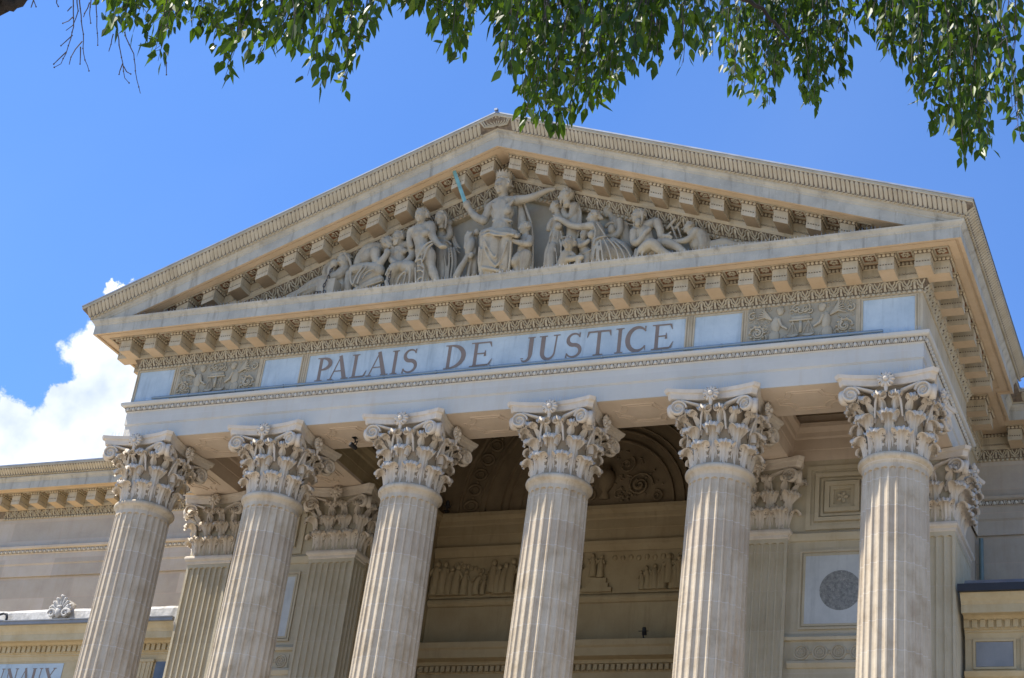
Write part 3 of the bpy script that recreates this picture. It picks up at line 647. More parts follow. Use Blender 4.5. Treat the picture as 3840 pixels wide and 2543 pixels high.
def flowermesh():
    g=G()
    for i in range(12):
        t=2*pi*i/12; R=Matrix.Rotation(-t,3,'Y'); g.ell((.105*cos(t),-.012,.105*sin(t)),.080,.05,.036,8,6,0,R)
        t+=pi/12; g.ell((.10*cos(t),.012,.10*sin(t)),.08,.035,.03,6,4,0,R)
    for i in range(4): t=pi*i/2+.6; g.ell((.13*cos(t),-.045,.13*sin(t)),.035,.02,.010,5,4,1,Matrix.Rotation(-t,3,'Y'))
    g.ell((0,-.06,0),.058,.05,.058,8,6); g.ell((0,.015,0),.165,.04,.165,16,6); g.tube([(0,.01,-.13),(0,.0,-.26)],[.05,.03],6)
    return g
CM=[M['cap'],M['groove']]
def build_capital(par,square=False):
    """bell mesh is the part; leaves, volutes, abacus and flowers its sub-parts"""
    g=G()
    if not square:
        g.lathe([(.60,ZR-.01),(.575,15.95),(.575,16.3),(.60,16.7),(.66,16.98),(.74,17.14),(.76,17.2)],36)
    else:
        def sq(h,z): 
            return [(x*h,y*h,z) for x,y in ((-1,-1),(-.5,-1),(0,-1),(.5,-1),(1,-1),(1,-.5),(1,0),(1,.5),(1,1),(.5,1),(0,1),(-.5,1),(-1,1),(-1,.5),(-1,0),(-1,-.5))]
        g.grid([sq(h,z) for h,z in ((.63,ZR-.01),(.62,15.95),(.62,16.6),(.66,16.95),(.75,17.14),(.77,17.2))],0,False,True)
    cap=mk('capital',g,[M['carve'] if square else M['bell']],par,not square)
    def leafobj(proto,org,az):
        o=copy_of(proto,cap,org,(0,0,az)) if proto.get('used') else proto
        proto['used']=1; o.location=org; o.rotation_euler=(0,0,az); return o
    def proto(name,fn):
        g=G(); fn(g); g.xf(lambda x,y,z:(x,-y,z)); o=mk(name,g,CM,cap,True,recalc=True); return o
    rb=None if square else .7
    low=proto('acanthus_leaf',lambda g:leaf(g,.49,.205,.085,.06,rb))
    upp=proto('acanthus_leaf',lambda g:leaf(g,.87,.205,.10,.09,rb,nt=21,lobes=5))
    sm=proto('scroll_leaf',lambda g:leaf(g,.47,.125,.085,.17,None,nt=13,ns=11,lobes=2))
    if not square:
        for i in range(8):
            t=radians(22.5+45*i); leafobj(low,(.585*sin(t),-.585*cos(t),ZR-.01),t)
            t=radians(45*i); leafobj(upp,(.565*sin(t),-.565*cos(t),ZR-.01),t)
            t=radians(45*i+(-15 if i%2 else 15)); 
        for i in range(4):
            for sg in (-1,1):
                t=radians(45+90*i+sg*12); leafobj(sm,(.62*sin(t),-.62*cos(t),16.52),t)
                t=radians(90*i+sg*11); o=leafobj(sm,(.60*sin(t),-.60*cos(t),16.56),t); 
        hh=1.04
    else:
        for i in range(4):
            t=i*pi/2; c,s=cos(t),sin(t)
            for u in (-.44,0,.44): leafobj(low,(u*c+.62*s,u*s-.62*c,ZR-.01),t)
            for u in (-.66,-.22,.22,.66):
                if abs(u)<.5: leafobj(upp,(u*c+.615*s,u*s-.615*c,ZR-.01),t)
            t2=t+pi/4; leafobj(upp,(.83*sin(t2),-.83*cos(t2),ZR-.01),t2)
            for sg in (-1,1):
                leafobj(sm,(sg*.16*c+.64*s,sg*.16*s-.64*c,16.55),t); leafobj(sm,(sg*.50*c+.66*s,sg*.50*s-.66*c,16.52),t+sg*.5)
        hh=1.04
    g=G(); abacus(g,hh,hh,17.19,17.40,.17,.10); g.xf(lambda x,y,z:(x,y,z)); ab=mk('abacus',g,CM,cap)
    # corner volutes: one prototype for each hand
    for hand in (-1,1):
        g=G(); a=pi/4; C0=Vector((sin(a)*1.30,-cos(a)*1.30,0)); st=Vector((sin(a-hand*.62)*.70,-cos(a-hand*.62)*.70,0))
        e=(C0-st); e.z=0; e.normalize(); cc=C0-e*.20; c3=(cc.x,cc.y,16.985)
        p=volute(g,c3,e,.18,2.0,.027,3.2); 
        q=Vector((st.x,st.y,16.45)); mid=Vector((st.x,st.y,0))*.98+e*.04; mid.z=16.85
        mid2=mid+e*.13; mid2.z=17.10; nn=Vector((e.y,-e.x,0)); c3v=Vector(c3)
        g.tube([q,mid-e*.02,mid+e*.05+Vector((0,0,.14)),mid+e*.15+Vector((0,0,.235)),c3v-e*.13+Vector((0,0,.165)),c3v-e*.05+Vector((0,0,.18)),c3v-e*.17+Vector((0,0,.03))][:6],[.03,.034,.036,.034,.030,.027],8,0,True,(nn,2.4))
        v=mk('volute',g,CM,cap,True)
        for i in range(1,4): copy_of(v,cap,None,(0,0,i*pi/2))
        g=G(); x0=hand*.105; y0=-.80 if not square else -.79
        p=volute(g,(x0,y0,16.98),(-hand,0,0),.10,1.8,.019,2.6); g.tube([(hand*.27,-.66,16.55),(hand*.25,-.74,16.85),(hand*.20,-.79,17.02),(hand*.12,y0,17.075)],[.02,.028,.028,.024],6)
        v=mk('inner_scroll',g,CM,cap,True)
        for i in range(1,4): copy_of(v,cap,None,(0,0,i*pi/2))
    f=mk('abacus_flower',flowermesh(),CM,cap,True)
    f.location=(0,-.95,17.24)
    for i in range(1,4):
        t=i*pi/2; copy_of(f,cap,(.95*sin(t),-.95*cos(t),17.24),(0,0,t))
    return cap
def fluted(per,rowsz,top,zoff=0):
    """per(z)-> list of (x,y,nx,ny,depth,halfoffset) ; flutes close in a half circle below top"""
    rows=[]
    for z in rowsz:
        r=[]
        for (x,y,nx,ny,d,ho,hw) in per(z):
            zz=top-hw+sqrt(max(0,hw*hw-ho*ho)) if hw else 0
            k=1 if z<zz-.02 else 0
            r.append((x+nx*d*k,y+ny*d*k,z))
        rows.append(r)
    return rows
def shaft_per(z):
    t=(z-2.9)/(15.55-2.9); R=.735-.09*(t**1.9 if t>0 else 0); out=[]
    for i in range(24):
        a0=2*pi*(i+.5)/24
        for u in (-1,-.84,-.82,-.6,-.3,0,.3,.6,.82,.84):
            a=a0+u*pi/24; x,y=R*sin(a),-R*cos(a); hw=.82*pi/24*R
            ho=abs(u)*pi/24*R; d=sqrt(max(0,1-(ho/hw)**2))*hw*.62 if abs(u)<=.82 else 0
            out.append((x,y,-sin(a),cos(a),d,min(ho,hw),hw))
    return out
ZROWS=[2.9,3.6,5,6.5,8,9.5,11,12.5,13.8,14.8,15.2,15.40]+[15.43+.0075*i for i in range(16)]+[15.60]
g=G(); g.grid(fluted(shaft_per,ZROWS,15.52),0,False,True)
col0=thing('column','','column',(0,0,0))
sh=mk('shaft',g,M['shaft'],col0)
# moderate edge smoothing: flat faces read better on arrises
g=G(); g.lathe([(.64,15.58),(.655,15.60),(.662,15.66),(.70,15.68),(.722,15.705),(.73,15.74),(.722,15.775),(.70,15.80),(.64,15.82),(.56,15.825)],48); mk('neck_ring',g,M['shaft'],col0,True)
g=G(); g.lathe([(.72,2.9),(.76,2.86),(.80,2.84),(.84,2.78),(.84,2.70),(.80,2.62),(.77,2.58),(.78,2.48),(.86,2.44),(.93,2.38),(.95,2.30),(.93,2.20),(.80,2.12)],48); g.box(-.96,.96,-.96,.96,1.9,2.12); mk('column_base',g,M['shaft'],col0)
build_capital(col0)
ords=['leftmost of the six fluted columns, standing clear against the left wing wall','second fluted column from the left, just before the outer left square pier','third fluted column from the left, below the first letters of the inscription','fourth fluted column from the left, in front of the porch frieze','fifth fluted column from the left, beside the arched lunette','rightmost fluted column, under the right end of the inscription frieze']
cols=[]
for i in range(6):
    c=col0 if i==0 else copy_tree(col0,(0,0,0))
    c.location=((i-2.5)*S,0,0); tag(c,ords[i],'column','fluted Corinthian columns across the portico front'); cols.append(c)
# piers
def pier_mesh(d):
    """square fluted pier 1.28 wide, d deep, centred on its front half"""
    def per(z):
        out=[]; h=.64
        sides=[((-h,-h),(1,0),(0,1),1.28),((h,-h),(0,1),(-1,0),d),((h,d-h),(-1,0),(0,-1),1.28),((-h,d-h),(0,-1),(1,0),d)]
        for (ox,oy),(tx,ty),(nx,ny),L_ in sides:
            n=max(1,int(round((L_-.10)/.168))); p=(L_-.10)/n; hw=p*.42
            out.append((ox,oy,nx,ny,0,0,0))
            for i in range(n):
                c=.05+p*(i+.5)
                for u in (-1.02,-1,-.75,-.4,0,.4,.75,1,1.02):
                    a=c+u*hw; dd=sqrt(max(0,1-u*u))*hw*.75 if abs(u)<=1 else 0
                    out.append((ox+tx*a,oy+ty*a,nx,ny,dd,min(abs(u)*hw,hw),hw))
        return out
    g=G(); g.grid(fluted(per,[1.9,6,10,14,15.40]+[15.43+.0075*i for i in range(16)]+[15.62],15.53),0,False,True); return g
def ringpath(d): 
    return [lambda o,z:(-o,-o,z),lambda o,z:(o,-o,z),lambda o,z:(o,d-1.28+o,z),lambda o,z:(-o,d-1.28+o,z),lambda o,z:(-o,-o,z)]
def make_pier(d):
    p=thing('pier','','pier'); mk('shaft',pier_mesh(d),M['pier'],p)
    g=G(); g.sweep([(.64,15.60),(.66,15.62),(.665,15.67),(.71,15.70),(.725,15.74),(.715,15.79),(.69,15.81),(.60,15.82)],ringpath(d)); mk('neck_moulding',g,M['cap'],p)
    build_capital(p,True); return p
pA=make_pier(1.9)
pl_=[('square fluted pier with leafy capital at the outer left, sunlit beside the left wing',-9),('broad square pier with leafy capital at the left side of the porch',-5.4),('square fluted pier at the right side of the porch, beside the square coffer',5.4),('outer right square pier partly hidden behind the rightmost column',9)]
for i,(lb,x) in enumerate(pl_):
    p=pA if i==0 else copy_tree(pA,(0,0,0)); p.location=(x,3.6,0); tag(p,lb,'pier','square piers behind the columns')
for x in (-9,9):     # deep outer piers carry a plain strip behind
    pass
# ------------------------------------------------------------------ side buildings
def annex(sgn):
    b=thing('side_building','low left side building with a stone parapet, shell finial and painted inscription' if sgn<0 else 'low right side building with a dark gutter and ochre dentil cornice','building')
    if sgn<0: b.location=(0,0,-.12)
    x0,x1=(-30,-9.72) if sgn<0 else (9.72,30)
    def sw(prof,name,mat,mats=None,xx=(x0,x1)):
        g=G(); g.sweep([(y,z) for y,z in prof],[lambda y,z:(xx[0],y,z),lambda y,z:(xx[1],y,z)],mats); return mk(name,g,mat,b)
    sw([(3.55,13.42),(3.53,13.55),(3.50,13.56),(3.50,13.60),(3.46,13.61),(3.46,13.79),(3.43,13.80),(3.40,13.84),(3.36,13.87),(3.14,13.87),(3.14,13.84),(3.11,13.84),(3.11,14.02),(3.10,14.03),(3.08,14.08),(3.02,14.16),(2.99,14.23),(2.99,14.25)],'cornice',M['annex'])
    g=G(); n=int((x1-x0)/.165)
    for i in range(n):
        x=x0+.165*i; g.box(x,x+.105,3.405,3.46,13.63,13.79)
    mk('dentils',g,M['annex'],b)
    g=G(); g.box(x0,x1,3.56,3.9,12.6,13.44); g.box(x0,x1,3.50,3.9,0,12.60); g.box(x0,x1,3.3,7.7,14.1,14.2); mk('wall',g,M['annex'],b)
    sw([(3.50,12.58),(3.46,12.60),(3.42,12.66),(3.40,12.70),(3.56,12.72)],'string_course',M['annex'])
    if sgn<0:
        g=G(); g.box(x0,x1+.02,2.91,3.0,14.23,14.33); g.box(x0,x1,2.885,2.935,14.315,14.34); 
        for x in (-24,-21,-18,-15.2,-12.9,-10.6): g.box(x,x+.12,2.88,2.95,14.335,14.355)
        mk('gutter',g,M['gutter'],b)
        g=G(); P=[]
        for x in [x0+.4*i for i in range(int((x1-x0)/.4)+1)]+[x1]:
            j=random.uniform(-.012,.012); P.append([(x,3.08+j,14.24),(x,3.11+j,14.62+j),(x,3.17,14.70+j),(x,3.5,14.72+j),(x,3.9,14.70)])
        g.grid(P); mk('parapet',g,M['parapet'],b)
        g=G(); g.box(-30,-13.28,3.548,3.558,12.74,13.36); pn=mk('inscription_panel',g,M['marble'],b)
        X=-13.47
        for ch in 'TRIBUNAUX'[::-1]:
            w={'X':.37,'U':.36,'A':.36,'N':.39,'I':.14,'B':.30,'R':.34,'T':.35}[ch]; letter(ch,X-w,X,12.76,13.235,3.543,pn,M['letter']); X-=w+.045
        for x in (-10.90,-15.2-8,):
            g=G(); g.box(x,x+.46,3.50,3.56,12.72,13.40)
            for k in range(3): g.box(x+.07+.13*k,x+.13+.13*k,3.485,3.50,12.72,13.33)
            g.box(x-.03,x+.49,3.47,3.55,13.34,13.41); mk('pilaster_strip',g,M['annex'],b)
        for a,c in ((-11.6,-10.95),(-10.38,-9.75)):
            g=G(); g.box(a,c,3.545,3.56,12.74,13.36); mk('window',g,M['glass'],b)
        # shell finial
        af=thing('shell_finial','carved stone shell palmette standing on the parapet of the left side building','finial',(-13.36,3.0,14.26))
        g=G()
        for i in range(7):
            t=radians(-66+22*i); L_=.40 if i==3 else .38-.03*abs(i-3)
            g.tube([(.04*sin(t),0,.22),(.2*sin(t),-.02,.22+.6*L_*cos(t)),(L_*.95*sin(t),-.02,.22+L_*cos(t)),(L_*.95*sin(t)+.03*(1 if t>0 else -1),-.07,.24+L_*cos(t)-.02)],[.03,.05,.065,.03],7)
        g.xf(lambda x,y,z:(x,y*1.0,z)); g.box(-.22,.22,.0,.30,.0,.5); mk('palmette',g,M['parapet'],af,True)
        g=G()
        for sg in (-1,1):
            spiral(g,(sg*.22,.13),.12,1.5,0 if sg>0 else pi,sg,.05,-.06); spiral(g,(sg*.30,.30),.07,1.2,1,sg,.035,-.03)
        g.ell((0,-.05,.17),.12,.08,.16,8,6); g.ell((0,-.07,.30),.09,.06,.05,8,5); mk('scroll_base',g,M['parapet'],af,True)
        g=G(); g.tube([(-15.35,3.0,14.43),(-15.2,2.98,14.45),(-15.10,2.98,14.42),(-15.06,2.98,14.33),(-15.06,2.98,14.18)],.035,8)
        tag(mk('overflow_pipe',g,M['black'],None,True),'short black hooked pipe rising from the left gutter against the parapet','pipe')
    else:
        g=G(); g.box(x0-.04,x1,2.90,3.0,14.24,14.40); mk('gutter',g,M['dgutter'],b)
        g=G(); g.add([(x0+.06,3.02,14.38),(x1,3.02,14.38),(x1,3.25,14.60),(x0+.06,3.25,14.60),(x1,6,14.62),(x0+.06,6,14.62)],[(0,1,2,3),(3,2,4,5)]); mk('roof_flashing',g,M['zinc'],b)
        for a,c in ((9.94,10.68),(11.2,12.0)):
            g=G(); g.box(a,c,3.545,3.56,12.84,13.36); mk('marble_panel',g,M['slab'],b)
            g=G(); frame(g,(a+c)/2,13.10,(c-a)/2+.06,.32,.05,3.53,3.562); mk('panel_surround',g,M['annex'],b)
        g=G(); g.box(10.84,11.10,3.49,3.56,12.72,13.42)
        for k in range(2): g.box(10.88+.1*k,10.93+.1*k,3.475,3.49,12.76,13.36)
        mk('pilaster_strip',g,M['annex'],b)
    return b
annex(-1); annex(1)
g=G(); g.tube([(9.45,7.55,17.3),(9.45,7.55,14.4)],.055,10); tag(mk('drain_pipe',g,M['drain'],None,True),'grey green drain pipe running down the wing wall behind the right pier','pipe')
g=G(); 
g.tube([(-8.95,-.79,18.445),(8.89,-.79,18.445)],.032,10)
for i in range(13): x=-7.9+1.34*i; g.tube([(x-.02,-.79,18.445),(x+.02,-.79,18.445)],.042,10)
tag(mk('light_tube',g,M['tube'],None,True),'long blue grey tube lying along the architrave ledge below the inscription','lighting tube')
# spikes
g=G()
def spike(x,y,z,h=.13):
    dx=random.uniform(-.02,.02); dy=random.uniform(-.03,.02); g.tube([(x,y,z),(x+dx,y+dy,z+h)],.0028,3)
x=-9.4
while x<9.0: spike(x,-1.56,20.33,.12); x+=.085
for i in range(6):
    for k in range(30): spike((i-2.5)*S-.85+.058*k,-.80-random.uniform(0,.06),17.40,.15)
for k in range(40): spike(8.45+.03*k,-.75,18.38,.12)
for k in range(30): spike(-9.6+.03*k,-.75,18.38,.12)
tag(mk('bird_spikes',g,M['spike'],None),'rows of thin steel bird spikes on the ledges','bird spikes',None,'stuff')
# spotlights
def lamp(loc,rz,tilt,label):
    t=thing('spotlight',label,'spotlight',loc,'small black spotlights fixed in the portico')
    g=G(); R_=Matrix.Rotation(rz,3,'Z')@Matrix.Rotation(tilt,3,'X')
    def rr(x,y,z): return tuple(R_@Vector((x,y,z)))
    g.tube([rr(0,.10,0),rr(0,.07,0),rr(0,-.08,0),rr(0,-.10,0)],[.035,.05,.062,.058],12); mk('lamp_housing',g,M['black'],t,True)
    g=G(); g.add([rr(.05*cos(2*pi*i/14),-.102,.05*sin(2*pi*i/14)) for i in range(14)],[tuple(range(14))]); mk('lens',g,M['lens'],t)
    g=G(); g.tube([rr(-.1,0,0),rr(-.1,0,.12),rr(.1,0,.12),rr(.1,0,0)],.012,6); g.tube([rr(0,0,.12),(0,0,.24 if tilt<1 else -.2)],.02,6); g.box(-.06,.06,-.06,.06,.22 if tilt<1 else -.22,.25 if tilt<1 else -.19); mk('bracket',g,M['black'],t)
lamp((-3.60,.15,17.20),-.5,-.3,'black spotlight hanging under the beam between the second and third columns')
lamp((-4.45,6.75,18.62),.4,2.4,'dark spotlight on the porch cornice corner beside the vault')
lamp((1.55,6.55,14.84),0,1.9,'black spotlight standing on the lower porch cornice right of the fourth column')
lamp((-1.55,6.55,14.84),0,1.9,'black spotlight on the lower porch cornice half hidden by the fourth column')
